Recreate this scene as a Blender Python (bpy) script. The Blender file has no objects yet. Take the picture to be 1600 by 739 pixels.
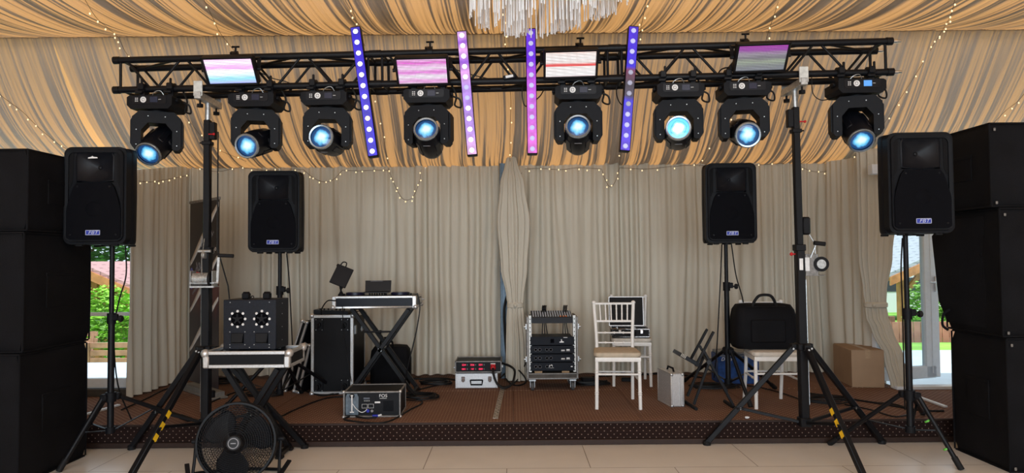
import bpy, math, random
from mathutils import Vector, Matrix, noise
R = math.radians
PI = math.pi
random.seed(7)
SC = bpy.context.scene
COL = SC.collection

# ------------------------------------------------------------------ camera
CAM = Vector((0.0, 0.0, 1.5))
FPX = 1080.0
PITCH, ROLL = R(1.85), R(0.45)
_right, _up, _fwd = Vector((1, 0, 0)), Vector((0, -math.sin(PITCH), math.cos(PITCH))), Vector((0, math.cos(PITCH), math.sin(PITCH)))
_R = _right * math.cos(ROLL) - _up * math.sin(ROLL)
_U = _right * math.sin(ROLL) + _up * math.cos(ROLL)
cd = bpy.data.cameras.new('camera')
cd.sensor_fit = 'HORIZONTAL'; cd.sensor_width = 36.0; cd.lens = FPX / 1600 * 36.0
cd.clip_start = 0.05; cd.clip_end = 300
cam = bpy.data.objects.new('camera', cd); COL.objects.link(cam)
m3 = Matrix((_R, _U, -_fwd)).transposed()
cam.matrix_world = Matrix.Translation(CAM) @ m3.to_4x4()
SC.camera = cam

def ray(x, y):
    return (_R * ((x - 800) / FPX) + _U * ((369.5 - y) / FPX) + _fwd)
def P(x, y, Y):
    d = ray(x, y); return CAM + d * (Y / d.y)
def G(x, y, z=0.0):
    d = ray(x, y); return CAM + d * ((z - CAM.z) / d.z)

# ------------------------------------------------------------------ exposure, world, sun, room light
vs = SC.view_settings
vs.view_transform = 'Standard'; vs.look = 'None'; vs.gamma = 1.0; vs.use_curve_mapping = False
vs.exposure = 0.0
SC.display_settings.display_device = 'sRGB'
w = bpy.data.worlds.new('world'); SC.world = w; w.use_nodes = True
wn = w.node_tree.nodes; wn.clear()
wo = wn.new('ShaderNodeOutputWorld'); wb = wn.new('ShaderNodeBackground')
wb.inputs['Color'].default_value = (0.80, 0.90, 1.0, 1); wb.inputs['Strength'].default_value = 1.5
w.node_tree.links.new(wb.outputs[0], wo.inputs[0])

def lamp(name, kind, loc, energy, color=(1, 1, 1), target=None, **kw):
    l = bpy.data.lights.new(name, kind); l.energy = energy; l.color = color
    for k, v in kw.items(): setattr(l, k, v)
    o = bpy.data.objects.new(name, l); COL.objects.link(o); o.location = loc
    if target is not None:
        o.rotation_euler = (Vector(target) - Vector(loc)).to_track_quat('-Z', 'Y').to_euler()
    return o
lamp('sun', 'SUN', (1, -5, 20), 4.5, (1.0, 0.95, 0.86), (3.0, 1.5, 0), angle=R(0.6))
# daylight through the hall's window front behind the photographer
lamp('rear_window_light', 'AREA', (0, -4.6, 2.1), 620, (0.74, 0.88, 1.0), (0, 5, 1.7), shape='RECTANGLE', size=9.0, size_y=2.6)
lamp('ceiling_bay_light', 'AREA', (0, 0.2, 4.2), 60, (0.92, 0.96, 1.0), (0, 5.5, 0.6), shape='RECTANGLE', size=6.0, size_y=1.5)

# ------------------------------------------------------------------ materials
MATS = {}
def nodes(name):
    m = bpy.data.materials.new(name); m.use_nodes = True
    nt = m.node_tree; return m, nt, nt.nodes['Principled BSDF']
def mat(name, col, rough=0.5, metal=0.0, var=0.12, scale=25.0, bump=0.0, bscale=None, spec=0.3, coat=0.0):
    if name in MATS: return MATS[name]
    m, nt, b = nodes(name)
    N, L = nt.nodes, nt.links
    tc = N.new('ShaderNodeTexCoord'); nz = N.new('ShaderNodeTexNoise')
    nz.inputs['Scale'].default_value = scale; nz.inputs['Detail'].default_value = 4
    L.new(tc.outputs['Object'], nz.inputs['Vector'])
    mr = N.new('ShaderNodeMapRange'); mr.inputs['From Min'].default_value = 0.3; mr.inputs['From Max'].default_value = 0.7
    mr.inputs['To Min'].default_value = 1 - var; mr.inputs['To Max'].default_value = 1 + var
    L.new(nz.outputs['Fac'], mr.inputs['Value'])
    vm = N.new('ShaderNodeVectorMath'); vm.operation = 'SCALE'; vm.inputs[0].default_value = col
    L.new(mr.outputs['Result'], vm.inputs['Scale']); L.new(vm.outputs['Vector'], b.inputs['Base Color'])
    b.inputs['Roughness'].default_value = rough; b.inputs['Metallic'].default_value = metal
    b.inputs['Specular IOR Level'].default_value = spec; b.inputs['Coat Weight'].default_value = coat
    if bump:
        n2 = N.new('ShaderNodeTexNoise'); n2.inputs['Scale'].default_value = bscale or scale * 6
        L.new(tc.outputs['Object'], n2.inputs['Vector'])
        bp = N.new('ShaderNodeBump'); bp.inputs['Strength'].default_value = bump; bp.inputs['Distance'].default_value = 0.004
        L.new(n2.outputs['Fac'], bp.inputs['Height']); L.new(bp.outputs[0], b.inputs['Normal'])
    MATS[name] = m; return m
def emit_mat(name, col, strength):
    if name in MATS: return MATS[name]
    m, nt, b = nodes(name)
    tc = nt.nodes.new('ShaderNodeTexCoord'); nz = nt.nodes.new('ShaderNodeTexNoise'); nz.inputs['Scale'].default_value = 40
    nt.links.new(tc.outputs['Object'], nz.inputs['Vector'])
    mr = nt.nodes.new('ShaderNodeMapRange'); mr.inputs['To Min'].default_value = strength * .9; mr.inputs['To Max'].default_value = strength * 1.1
    nt.links.new(nz.outputs['Fac'], mr.inputs['Value']); nt.links.new(mr.outputs[0], b.inputs['Emission Strength'])
    b.inputs['Base Color'].default_value = (*[c * .3 for c in col], 1)
    b.inputs['Emission Color'].default_value = (*col, 1)
    MATS[name] = m; return m

BLK = mat('black plastic', (0.0050, 0.0055, 0.0075), 0.55, bump=.15, bscale=400, spec=.16)
BLKM = mat('black powder coated metal', (0.0045, 0.0047, 0.0064), 0.45, spec=.22)
BLKS = mat('satin black metal', (0.0050, 0.0056, 0.0085), 0.36, spec=.22)
GRILLE = mat('black grille cloth', (0.0030, 0.0032, 0.0050), 0.75, bump=.5, bscale=700, spec=.08)
HORN = mat('dark grey moulded horn', (0.0070, 0.0078, 0.0110), 0.45, spec=.22)
RUB = mat('black rubber', (0.006, 0.006, 0.007), 0.7, spec=.3)
CABLE = mat('black cable jacket', (0.006, 0.006, 0.007), 0.5, spec=.3)
NYLON = mat('black padded nylon', (0.0042, 0.0043, 0.0058), 0.75, var=.3, scale=6, bump=.5, bscale=260, spec=.15)
LAM = mat('black laminated plywood', (0.0055, 0.0058, 0.0075), 0.5, spec=.18)
ALU = mat('brushed aluminium edging', (0.62, 0.62, 0.62), 0.38, metal=.75, scale=60)
ALUD = mat('worn aluminium', (0.24, 0.23, 0.22), 0.5, metal=.5, scale=40, var=.3)
STEEL = mat('galvanised steel', (0.50, 0.52, 0.53), 0.4, metal=.8, var=.25, scale=50)
CHROME = mat('chrome', (0.75, 0.75, 0.77), 0.15, metal=1.0)
WHITEP = mat('white lacquered wood', (0.78, 0.77, 0.75), 0.35, var=.05)
CUSH = mat('beige cushion fabric', (0.48, 0.405, 0.31), 0.85, var=.1, bump=.4)
CUSHW = mat('off white cushion fabric', (0.60, 0.56, 0.50), 0.85, var=.1, bump=.4)
CARD = mat('brown cardboard', (0.36, 0.24, 0.15), 0.85, var=.06, scale=8)
BLUE = mat('blue crate plastic', (0.010, 0.055, 0.22), 0.5, var=.5, scale=14)
WPRINT = mat('white print', (0.75, 0.75, 0.75), 0.6)
GPRINT = mat('grey print', (0.25, 0.25, 0.27), 0.6)
BPRINT = mat('blue print', (0.03, 0.05, 0.35), 0.5)
YEL = mat('yellow marking tape', (0.85, 0.52, 0.02), 0.5)
GREENT = mat('green tape', (0.12, 0.5, 0.06), 0.5)
RED = mat('red plastic', (0.5, 0.015, 0.02), 0.4)
DKBOX = mat('dark blue grey sheet steel', (0.0055, 0.0075, 0.014), 0.45, var=.4, scale=60, spec=.25)
WOODBR = mat('varnished larch timber', (0.55, 0.22, 0.08), 0.5, var=.25, scale=5)
WOODDK = mat('dark brown timber', (0.22, 0.10, 0.06), 0.6, var=.25, scale=5)
WFRAME = mat('white window frame', (0.72, 0.78, 0.85), 0.35, var=.03)
WIRE = mat('thin wire', (0.10, 0.07, 0.04), 0.5)

# ------------------------------------------------------------------ mesh builder
class MB:
    def __init__(s): s.v = []; s.f = []
    def add(s, vs, fs, M=None):
        n = len(s.v)
        s.v.extend([(M @ Vector(p)) if M is not None else Vector(p) for p in vs])
        s.f.extend([tuple(i + n for i in f) for f in fs])
    def box(s, c, d, bev=0.0, M=None):
        hx, hy, hz = d[0] / 2, d[1] / 2, d[2] / 2
        T = Matrix.Translation(Vector(c))
        if M is not None: T = M @ T
        if bev <= 0:
            v = [(x, y, z) for x in (-hx, hx) for y in (-hy, hy) for z in (-hz, hz)]
            f = [(0, 1, 3, 2), (4, 6, 7, 5), (0, 4, 5, 1), (2, 3, 7, 6), (0, 2, 6, 4), (1, 5, 7, 3)]
            s.add(v, f, T); return s
        b = min(bev, hx * .95, hy * .95, hz * .95)
        v = []; idx = {}
        for i, sx in enumerate((-1, 1)):
            for j, sy in enumerate((-1, 1)):
                for k, sz in enumerate((-1, 1)):
                    for a in range(3):
                        p = [sx * (hx - b), sy * (hy - b), sz * (hz - b)]
                        p[a] = (sx, sy, sz)[a] * (hx, hy, hz)[a]
                        idx[(i, j, k, a)] = len(v); v.append(p)
        f = []
        for a in range(3):
            o = [q for q in range(3) if q != a]
            for sd in (0, 1):
                q = []
                for (p1, p2) in ((0, 0), (1, 0), (1, 1), (0, 1)):
                    key = [0, 0, 0]; key[a] = sd; key[o[0]] = p1; key[o[1]] = p2
                    q.append(idx[(*key, a)])
                if (sd == 0) ^ (a == 1): q.reverse()
                f.append(tuple(q))
        for e in range(3):
            o = [q for q in range(3) if q != e]
            for s1 in (0, 1):
                for s2 in (0, 1):
                    def g(t, a):
                        key = [0, 0, 0]; key[e] = t; key[o[0]] = s1; key[o[1]] = s2
                        return idx[(*key, a)]
                    q = [g(0, o[0]), g(1, o[0]), g(1, o[1]), g(0, o[1])]
                    f.append(tuple(q))
        for i in (0, 1):
            for j in (0, 1):
                for k in (0, 1):
                    f.append((idx[(i, j, k, 0)], idx[(i, j, k, 1)], idx[(i, j, k, 2)]))
        s.add(v, f, T); return s
    def cyl(s, p0, p1, r, r2=None, n=14, caps=True):
        p0, p1 = Vector(p0), Vector(p1); r2 = r if r2 is None else r2
        d = p1 - p0
        if d.length < 1e-7: return s
        q = d.to_track_quat('Z', 'Y').to_matrix()
        v = []
        for (p, rr) in ((p0, r), (p1, r2)):
            for i in range(n):
                a = 2 * PI * i / n; v.append(p + q @ Vector((rr * math.cos(a), rr * math.sin(a), 0)))
        f = [(i, (i + 1) % n, n + (i + 1) % n, n + i) for i in range(n)]
        if caps: f += [tuple(range(n - 1, -1, -1)), tuple(range(n, 2 * n))]
        s.add(v, f); return s
    def bar(s, p0, p1, wd, ht, up=(0, 0, 1), bev=0.0):
        p0, p1 = Vector(p0), Vector(p1); d = (p1 - p0); L = d.length; x = d.normalized()
        z = Vector(up); y = z.cross(x)
        if y.length < 1e-4: y = Vector((0, 1, 0)).cross(x)
        y.normalize(); z = x.cross(y)
        M = Matrix((x, y, z)).transposed().to_4x4(); M.translation = (p0 + p1) / 2
        s.box((0, 0, 0), (L, wd, ht), bev, M); return s
    def tube(s, pts, r, n=6, closed=False, caps=True):
        pts = [Vector(p) for p in pts]; m = len(pts)
        if m < 2: return s
        v = []; prev = None
        for i, p in enumerate(pts):
            if closed: t = pts[(i + 1) % m] - pts[i - 1]
            else: t = pts[min(i + 1, m - 1)] - pts[max(i - 1, 0)]
            if t.length < 1e-9: t = Vector((0, 0, 1))
            t.normalize()
            if prev is None:
                a = Vector((0, 0, 1)) if abs(t.z) < .9 else Vector((1, 0, 0))
                nn = (a - t * a.dot(t)).normalized()
            else:
                nn = (prev - t * prev.dot(t))
                if nn.length < 1e-6: nn = Vector((1, 0, 0))
                nn.normalize()
            prev = nn; bb = t.cross(nn)
            rr = r[i] if isinstance(r, (list, tuple)) else r
            for k in range(n):
                a = 2 * PI * k / n; v.append(p + (nn * math.cos(a) + bb * math.sin(a)) * rr)
        f = []
        for i in range(m if closed else m - 1):
            j = (i + 1) % m
            for k in range(n): f.append((i * n + k, i * n + (k + 1) % n, j * n + (k + 1) % n, j * n + k))
        if caps and not closed: f += [tuple(range(n - 1, -1, -1)), tuple(range((m - 1) * n, m * n))]
        s.add(v, f); return s
    def lathe(s, prof, M=None, n=24, a0=0.0, a1=2 * PI):
        full = abs(a1 - a0 - 2 * PI) < 1e-6; v = []; k = n if full else n + 1
        for (r, z) in prof:
            for i in range(k):
                a = a0 + (a1 - a0) * i / n; v.append((r * math.cos(a), r * math.sin(a), z))
        f = []
        for j in range(len(prof) - 1):
            for i in range(n):
                i2 = (i + 1) % k
                f.append((j * k + i, j * k + i2, (j + 1) * k + i2, (j + 1) * k + i))
        s.add(v, f, M); return s
    def prism(s, poly, d0, d1, M=None):
        # poly in local XZ, extruded along Y from d0 to d1
        n = len(poly)
        v = [(p[0], d0, p[1]) for p in poly] + [(p[0], d1, p[1]) for p in poly]
        f = [tuple(range(n)), tuple(range(2 * n - 1, n - 1, -1))] + [(i, i + n, (i + 1) % n + n, (i + 1) % n) for i in range(n)]
        s.add(v, f, M); return s
    def loft(s, rings, caps=True, M=None):
        n = len(rings[0]); v = [p for r in rings for p in r]; f = []
        for j in range(len(rings) - 1):
            for i in range(n): f.append((j * n + i, j * n + (i + 1) % n, (j + 1) * n + (i + 1) % n, (j + 1) * n + i))
        if caps: f += [tuple(range(n - 1, -1, -1)), tuple(range((len(rings) - 1) * n, len(rings) * n))]
        s.add(v, f, M); return s
    def ball(s, c, r, n=12, m=8, sc=(1, 1, 1), M=None):
        v = []; f = []
        for j in range(m + 1):
            th = PI * j / m
            for i in range(n):
                a = 2 * PI * i / n
                v.append((c[0] + sc[0] * r * math.sin(th) * math.cos(a), c[1] + sc[1] * r * math.sin(th) * math.sin(a), c[2] + sc[2] * r * math.cos(th)))
        for j in range(m):
            for i in range(n): f.append((j * n + i, (j + 1) * n + i, (j + 1) * n + (i + 1) % n, j * n + (i + 1) % n))
        s.add(v, f, M); return s
    def grid(s, fn, nu, nv):
        v = [fn(i / nu, j / nv) for j in range(nv + 1) for i in range(nu + 1)]
        f = [(j * (nu + 1) + i, j * (nu + 1) + i + 1, (j + 1) * (nu + 1) + i + 1, (j + 1) * (nu + 1) + i) for j in range(nv) for i in range(nu)]
        s.add(v, f); return s
    def build(s, name, m, parent=None, local=False, sharp=38, solid=0.0, sub=0):
        """links everything collected as ONE mesh object; coordinates are in the parent's frame"""
        me = bpy.data.meshes.new(name)
        me.from_pydata([tuple(p) for p in s.v], [], s.f); me.update()
        import bmesh as _b
        bm = _b.new(); bm.from_mesh(me); _b.ops.remove_doubles(bm, verts=bm.verts, dist=1e-6)
        if not s.__dict__.get('open'): _b.ops.recalc_face_normals(bm, faces=bm.faces)
        bm.to_mesh(me); bm.free()
        me.shade_smooth()
        if sharp: me.set_sharp_from_angle(angle=R(sharp))
        if m is not None: me.materials.append(m)
        o = bpy.data.objects.new(name, me); COL.objects.link(o)
        if parent is not None: o.parent = parent
        if solid:
            md = o.modifiers.new('thickness', 'SOLIDIFY'); md.thickness = solid; md.offset = 0
        if sub:
            md = o.modifiers.new('smooth', 'SUBSURF'); md.levels = sub; md.render_levels = sub
        return o

def tag(o, label=None, cat=None, group=None, kind=None):
    if label: o['label'] = label
    if cat: o['category'] = cat
    if group: o['group'] = group
    if kind: o['kind'] = kind
    return o
def thing(name, label, cat, loc=(0, 0, 0), rz=0.0, group=None, M=None):
    o = bpy.data.objects.new(name, None); COL.objects.link(o); o.empty_display_size = .1
    if M is not None: o.matrix_world = M
    else: o.location = loc; o.rotation_euler = (0, 0, rz)
    return tag(o, label, cat, group)
def dup(src, label=None, loc=None, rz=None):
    def rec(o, par):
        c = o.copy(); COL.objects.link(c)
        if par is not None: c.parent = par
        for ch in [x for x in bpy.data.objects if x.parent == o]: rec(ch, c)
        return c
    c = rec(src, None)
    if label: c['label'] = label
    if loc is not None: c.location = loc
    if rz is not None: c.rotation_euler = (0, 0, rz)
    return c
def text(body, size, m, parent, M, name='lettering', ext=0.0006, shear=0.0):
    cu = bpy.data.curves.new(name, 'FONT'); cu.body = body; cu.size = size; cu.extrude = ext
    cu.align_x = 'CENTER'; cu.align_y = 'CENTER'; cu.shear = shear; cu.materials.append(m)
    tmp = bpy.data.objects.new('tmp', cu); COL.objects.link(tmp); bpy.context.view_layer.update()
    me = bpy.data.meshes.new_from_object(tmp.evaluated_get(bpy.context.evaluated_depsgraph_get())); bpy.data.objects.remove(tmp); me.name = name
    if not me.materials: me.materials.append(m)
    o = bpy.data.objects.new(name, me); COL.objects.link(o)
    if parent is not None: o.parent = parent
    o.matrix_local = M
    return o
def FRONT(x, y, z):   # local matrix: text plane facing -Y
    return Matrix.Translation((x, y, z)) @ Matrix.Rotation(PI / 2, 4, 'X')
def TR(x=0, y=0, z=0): return Matrix.Translation((x, y, z))
def RX(a): return Matrix.Rotation(a, 4, 'X')
def RY(a): return Matrix.Rotation(a, 4, 'Y')
def RZ(a): return Matrix.Rotation(a, 4, 'Z')
def spline(pts, per=8):
    pts = [Vector(p) for p in pts]; out = []
    e = [pts[0] * 2 - pts[1]] + pts + [pts[-1] * 2 - pts[-2]]
    for i in range(1, len(e) - 2):
        a, b, c, d = e[i - 1:i + 3]
        for k in range(per):
            t = k / per
            out.append(0.5 * ((2 * b) + (c - a) * t + (2 * a - 5 * b + 4 * c - d) * t * t + (3 * b - a - 3 * c + d) * t ** 3))
    out.append(pts[-1]); return out
# ================================================================== SETTING
SZ = 0.19            # stage height
SY = 5.63            # stage front edge
BACK = 7.74          # curtain line
XL, XR = -3.66, 3.80

def tile_mat():
    m, nt, b = nodes('cream floor tiles'); N, L = nt.nodes, nt.links
    tc = N.new('ShaderNodeTexCoord'); mp = N.new('ShaderNodeMapping')
    mp.inputs['Location'].default_value = (0.05, -0.20, 0)
    L.new(tc.outputs['Object'], mp.inputs['Vector'])
    br = N.new('ShaderNodeTexBrick'); br.offset = .5
    br.inputs['Scale'].default_value = 1.0; br.inputs['Brick Width'].default_value = 1.2; br.inputs['Row Height'].default_value = .6
    br.inputs['Mortar Size'].default_value = .003; br.inputs['Mortar Smooth'].default_value = .2
    br.inputs['Color1'].default_value = (.78, .735, .68, 1); br.inputs['Color2'].default_value = (.76, .715, .66, 1); br.inputs['Mortar'].default_value = (.22, .17, .13, 1)
    L.new(mp.outputs[0], br.inputs['Vector'])
    nz = N.new('ShaderNodeTexNoise'); nz.inputs['Scale'].default_value = 3; nz.inputs['Detail'].default_value = 6; L.new(tc.outputs['Object'], nz.inputs['Vector'])
    mx = N.new('ShaderNodeMix'); mx.data_type = 'RGBA'; mx.blend_type = 'MULTIPLY'; mx.inputs['Factor'].default_value = .18
    L.new(br.outputs['Color'], mx.inputs['A']); L.new(nz.outputs['Fac'], mx.inputs['B']); L.new(mx.outputs['Result'], b.inputs['Base Color'])
    b.inputs['Roughness'].default_value = .28; b.inputs['Specular IOR Level'].default_value = .4
    return m
def carpet_mat(name, c0, c1, dots):
    m, nt, b = nodes(name); N, L = nt.nodes, nt.links
    tc = N.new('ShaderNodeTexCoord'); mp = N.new('ShaderNodeMapping')
    mp.inputs['Rotation'].default_value = dots[3]; L.new(tc.outputs['Object'], mp.inputs['Vector'])
    vo = N.new('ShaderNodeTexVoronoi'); vo.voronoi_dimensions = dots[4]; vo.inputs['Randomness'].default_value = 0
    vo.inputs['Scale'].default_value = dots[0]; L.new(mp.outputs[0], vo.inputs['Vector'])
    lt = N.new('ShaderNodeMath'); lt.operation = 'LESS_THAN'; lt.inputs[1].default_value = dots[1]; L.new(vo.outputs['Distance'], lt.inputs[0])
    nz = N.new('ShaderNodeTexNoise'); nz.inputs['Scale'].default_value = 2.2; nz.inputs['Detail'].default_value = 8; nz.inputs['Roughness'].default_value = .7; L.new(tc.outputs['Object'], nz.inputs['Vector'])
    cr = N.new('ShaderNodeMix'); cr.data_type = 'RGBA'; cr.inputs['A'].default_value = (*c0, 1); cr.inputs['B'].default_value = (*c1, 1)
    L.new(nz.outputs['Fac'], cr.inputs['Factor'])
    mx = N.new('ShaderNodeMix'); mx.data_type = 'RGBA'; mx.inputs['B'].default_value = (*dots[2], 1)
    L.new(lt.outputs[0], mx.inputs['Factor']); L.new(cr.outputs['Result'], mx.inputs['A']); L.new(mx.outputs['Result'], b.inputs['Base Color'])
    b.inputs['Roughness'].default_value = .9; b.inputs['Specular IOR Level'].default_value = .15
    n2 = N.new('ShaderNodeTexNoise'); n2.inputs['Scale'].default_value = 300; L.new(tc.outputs['Object'], n2.inputs['Vector'])
    bp = N.new('ShaderNodeBump'); bp.inputs['Strength'].default_value = .5; bp.inputs['Distance'].default_value = .004; L.new(n2.outputs['Fac'], bp.inputs['Height']); L.new(bp.outputs[0], b.inputs['Normal'])
    return m
def cloth_mat(name, col, colB, trans, tcol, stripe=0.0, tscale=14.0, rough=.9):
    """woven cloth; stripes of fold shade are put into its translucency"""
    m = bpy.data.materials.new(name); m.use_nodes = True; nt = m.node_tree; N, L = nt.nodes, nt.links; N.clear()
    out = N.new('ShaderNodeOutputMaterial'); tc = N.new('ShaderNodeTexCoord')
    at = N.new('ShaderNodeAttribute'); at.attribute_name = 'pleat'
    mp = N.new('ShaderNodeMapping'); mp.inputs['Scale'].default_value = (60, 2, 2); L.new(tc.outputs['Object'], mp.inputs['Vector'])
    nz = N.new('ShaderNodeTexNoise'); nz.inputs['Scale'].default_value = 1; nz.inputs['Detail'].default_value = 3; L.new(mp.outputs[0], nz.inputs['Vector'])
    c = N.new('ShaderNodeMix'); c.data_type = 'RGBA'; c.inputs['A'].default_value = (*col, 1); c.inputs['B'].default_value = (*colB, 1); L.new(nz.outputs['Fac'], c.inputs['Factor'])
    df = N.new('ShaderNodeBsdfDiffuse'); L.new(c.outputs['Result'], df.inputs['Color'])
    tr = N.new('ShaderNodeBsdfTranslucent'); tr.inputs['Color'].default_value = (*tcol, 1)
    mr = N.new('ShaderNodeMapRange'); mr.inputs['From Min'].default_value = -1; mr.inputs['From Max'].default_value = 1
    mr.inputs['To Min'].default_value = trans * (1 + stripe); mr.inputs['To Max'].default_value = trans * (1 - stripe)
    L.new(at.outputs['Fac'], mr.inputs['Value'])
    ms = N.new('ShaderNodeMixShader'); L.new(mr.outputs[0], ms.inputs['Fac']); L.new(df.outputs[0], ms.inputs[1]); L.new(tr.outputs[0], ms.inputs[2])
    n2 = N.new('ShaderNodeTexNoise'); n2.inputs['Scale'].default_value = 500; L.new(tc.outputs['Object'], n2.inputs['Vector'])
    bp = N.new('ShaderNodeBump'); bp.inputs['Strength'].default_value = .12; bp.inputs['Distance'].default_value = .002; L.new(n2.outputs['Fac'], bp.inputs['Height']); L.new(bp.outputs[0], df.inputs['Normal'])
    L.new(ms.outputs[0], out.inputs['Surface'])
    return m
def glass_mat():
    m = bpy.data.materials.new('window glass'); m.use_nodes = True; nt = m.node_tree; N, L = nt.nodes, nt.links; N.clear()
    out = N.new('ShaderNodeOutputMaterial'); t = N.new('ShaderNodeBsdfTransparent'); t.inputs['Color'].default_value = (.90, .95, .98, 1)
    g = N.new('ShaderNodeBsdfGlossy'); g.inputs['Roughness'].default_value = .03; lw = N.new('ShaderNodeLayerWeight'); lw.inputs['Blend'].default_value = .25
    sc = N.new('ShaderNodeMath'); sc.operation = 'MULTIPLY'; sc.inputs[1].default_value = .5; L.new(lw.outputs['Fresnel'], sc.inputs[0])
    ms = N.new('ShaderNodeMixShader'); L.new(sc.outputs[0], ms.inputs[0]); L.new(t.outputs[0], ms.inputs[1]); L.new(g.outputs[0], ms.inputs[2]); L.new(ms.outputs[0], out.inputs['Surface'])
    return m
GLASS = glass_mat()
TILE = tile_mat()
CARPET = carpet_mat('brown dotted carpet', (.105, .050, .034), (.20, .108, .074), (27, .155, (.42, .30, .21), (0, 0, R(45)), '2D'))
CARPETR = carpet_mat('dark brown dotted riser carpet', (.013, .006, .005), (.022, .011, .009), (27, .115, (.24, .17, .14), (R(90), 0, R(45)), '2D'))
DRAPE = cloth_mat('tent ceiling drape', (.47, .40, .33), (.42, .38, .33), .32, (.76, .375, .120), .97)  # cream cloth; the warm glow is put into its orange transmission colour
CURT = cloth_mat('cream curtain cloth', (.66, .61, .51), (.62, .58, .49), .10, (.4, .36, .28), 0)
PLAST = mat('cream wall plaster', (.55, .48, .38), .9, var=.05, scale=3)

m = MB(); m.box((0, .35, -.05), (13, 10.7, .1)); tag(m.build('floor', TILE), kind='structure')
# stage: carpeted deck of joined panels, riser, dark toe strip
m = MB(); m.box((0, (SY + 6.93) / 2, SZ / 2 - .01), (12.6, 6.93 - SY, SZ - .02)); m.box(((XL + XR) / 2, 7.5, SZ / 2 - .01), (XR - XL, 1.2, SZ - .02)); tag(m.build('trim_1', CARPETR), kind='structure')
m = MB()
for i in range(12):
    x0 = -6.3 + i * 1.05
    m.box((x0 + .525, SY + .65 - .01, SZ - .008), (1.047, 1.30, .016), .003)
    a0, a1 = max(x0, XL - .1), min(x0 + 1.047, XR + .03)
    if a1 > a0: m.box(((a0 + a1) / 2, 7.50, SZ - .008), (a1 - a0, 1.13, .016), .003)
tag(m.build('trim_2', CARPET), kind='structure')
m = MB(); m.box((0, SY - .012, .022), (12.6, .024, .044), .004); m.box((0, SY - .015, SZ - .012), (12.6, .012, .018), .003)
tag(m.build('trim_3', mat('dark wood skirting', (.03, .016, .012), .5)), kind='structure')

# ceiling drape: swags between beams; Y -> height
SEAM = 6.45
def ceil_z(Y):
    if Y >= SEAM:
        t = min(1, (Y - SEAM) / (BACK + .04 - SEAM)); return 3.62 - 1.08 * (1 - (1 - t) ** 2.1)
    s = SEAM - Y
    if s < 3.4: return 3.62 - .30 * s + .13 * s * s
    z0 = 3.62 - .30 * 3.4 + .13 * 3.4 * 3.4
    return z0 + .35 * math.sin(min(1, (s - 3.4) / 4.5) * PI / 2)
def pleatn(x, t, seed):
    """fold height 0..1 across the cloth, slowly changing along it"""
    a = noise.noise(Vector((x * 6.5, t * .8 + seed, 3.1))) ; b = noise.noise(Vector((x * 19.0, t * .6 + seed, 9.7))); c = noise.noise(Vector((x * 52.0, t * .5, seed)))
    return a, b, c
def set_fold_shade(o, vals):
    at = o.data.attributes.new('pleat', 'FLOAT', 'POINT'); at.data.foreach_set('value', vals)
def drape(name, Y0, Y1, nv, seed, gather0, gather1, x0=-6.4, x1=6.4, nu=2600):
    vs = []; vals = []; fs = []
    for j in range(nv + 1):
        t = j / nv; Y = Y0 + (Y1 - Y0) * t; z = ceil_z(Y)
        env = min(1, .15 + 1.0 * math.sin(PI * min(1, max(0, t))) ** .6) if gather0 and gather1 else .8
        gt = max(0, 1 - (t if seed < 4 else 1 - t) * 3.2) ** 1.5
        for i in range(nu + 1):
            x = x0 + (x1 - x0) * i / nu
            xw = x + .05 * noise.noise(Vector((x * .8, t * 1.5, seed)))
            a, b, c = pleatn(xw, t, seed)
            fine = math.sin(xw * 150 + 7 * b + 5 * a) * .5; e_ = noise.noise(Vector((x * 110.0, t * .4, seed + 4)))
            h = (.050 * abs(a) + .030 * abs(b) + .010 * c) * env + .006 * fine * gt
            sagx = .05 * math.sin(PI * t) * noise.noise(Vector((x * .9, seed, 1)))
            vs.append((x, Y, z + h + sagx * env))
            d = max(0, min(1, .50 - .26 * math.exp(-((x - .2) / 1.7) ** 2) + 3.8 * (b * .60 + c * .75 + .35 * e_ - .02 + .30 * a)))  # grey stripes: shade of the folds painted in as noise
            d = d * (1 - .7 * gt) + gt * .7 * (0.5 + fine + .6 * c)
            d = max(0, min(1, d))
            if seed < 4 and abs(x + 4.33 - .02 * t) < .034 * math.sin(PI * min(1, t * 1.02)) ** .8: d = -.9
            vals.append(d)
    for j in range(nv):
        for i in range(nu):
            k = j * (nu + 1) + i; fs.append((k, k + 1, k + nu + 2, k + nu + 1))
    me = bpy.data.meshes.new(name); me.from_pydata(vs, [], fs); me.update(); me.shade_smooth(); me.materials.append(DRAPE)
    o = bpy.data.objects.new(name, me); COL.objects.link(o); set_fold_shade(o, vals)
    return tag(o, kind='structure')
drape('ceiling', SEAM, BACK + .04, 30, 2.0, True, True)
drape('ceiling', 2.0, SEAM, 44, 5.0, True, True)
m = MB()
m.open = True
m.grid(lambda u, v: (-6.4 + 12.8 * u, -5 + 7.05 * v, ceil_z(-5 + 7.05 * v)), 40, 14); tag(m.build('ceiling', DRAPE), kind='structure')
# seam cord where the two swags meet
m = MB(); m.cyl((-6.3, SEAM, 3.635), (6.3, SEAM, 3.635), .018); tag(m.build('trim_4', mat('seam piping', (.45, .33, .22), .9)), kind='structure')

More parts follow.
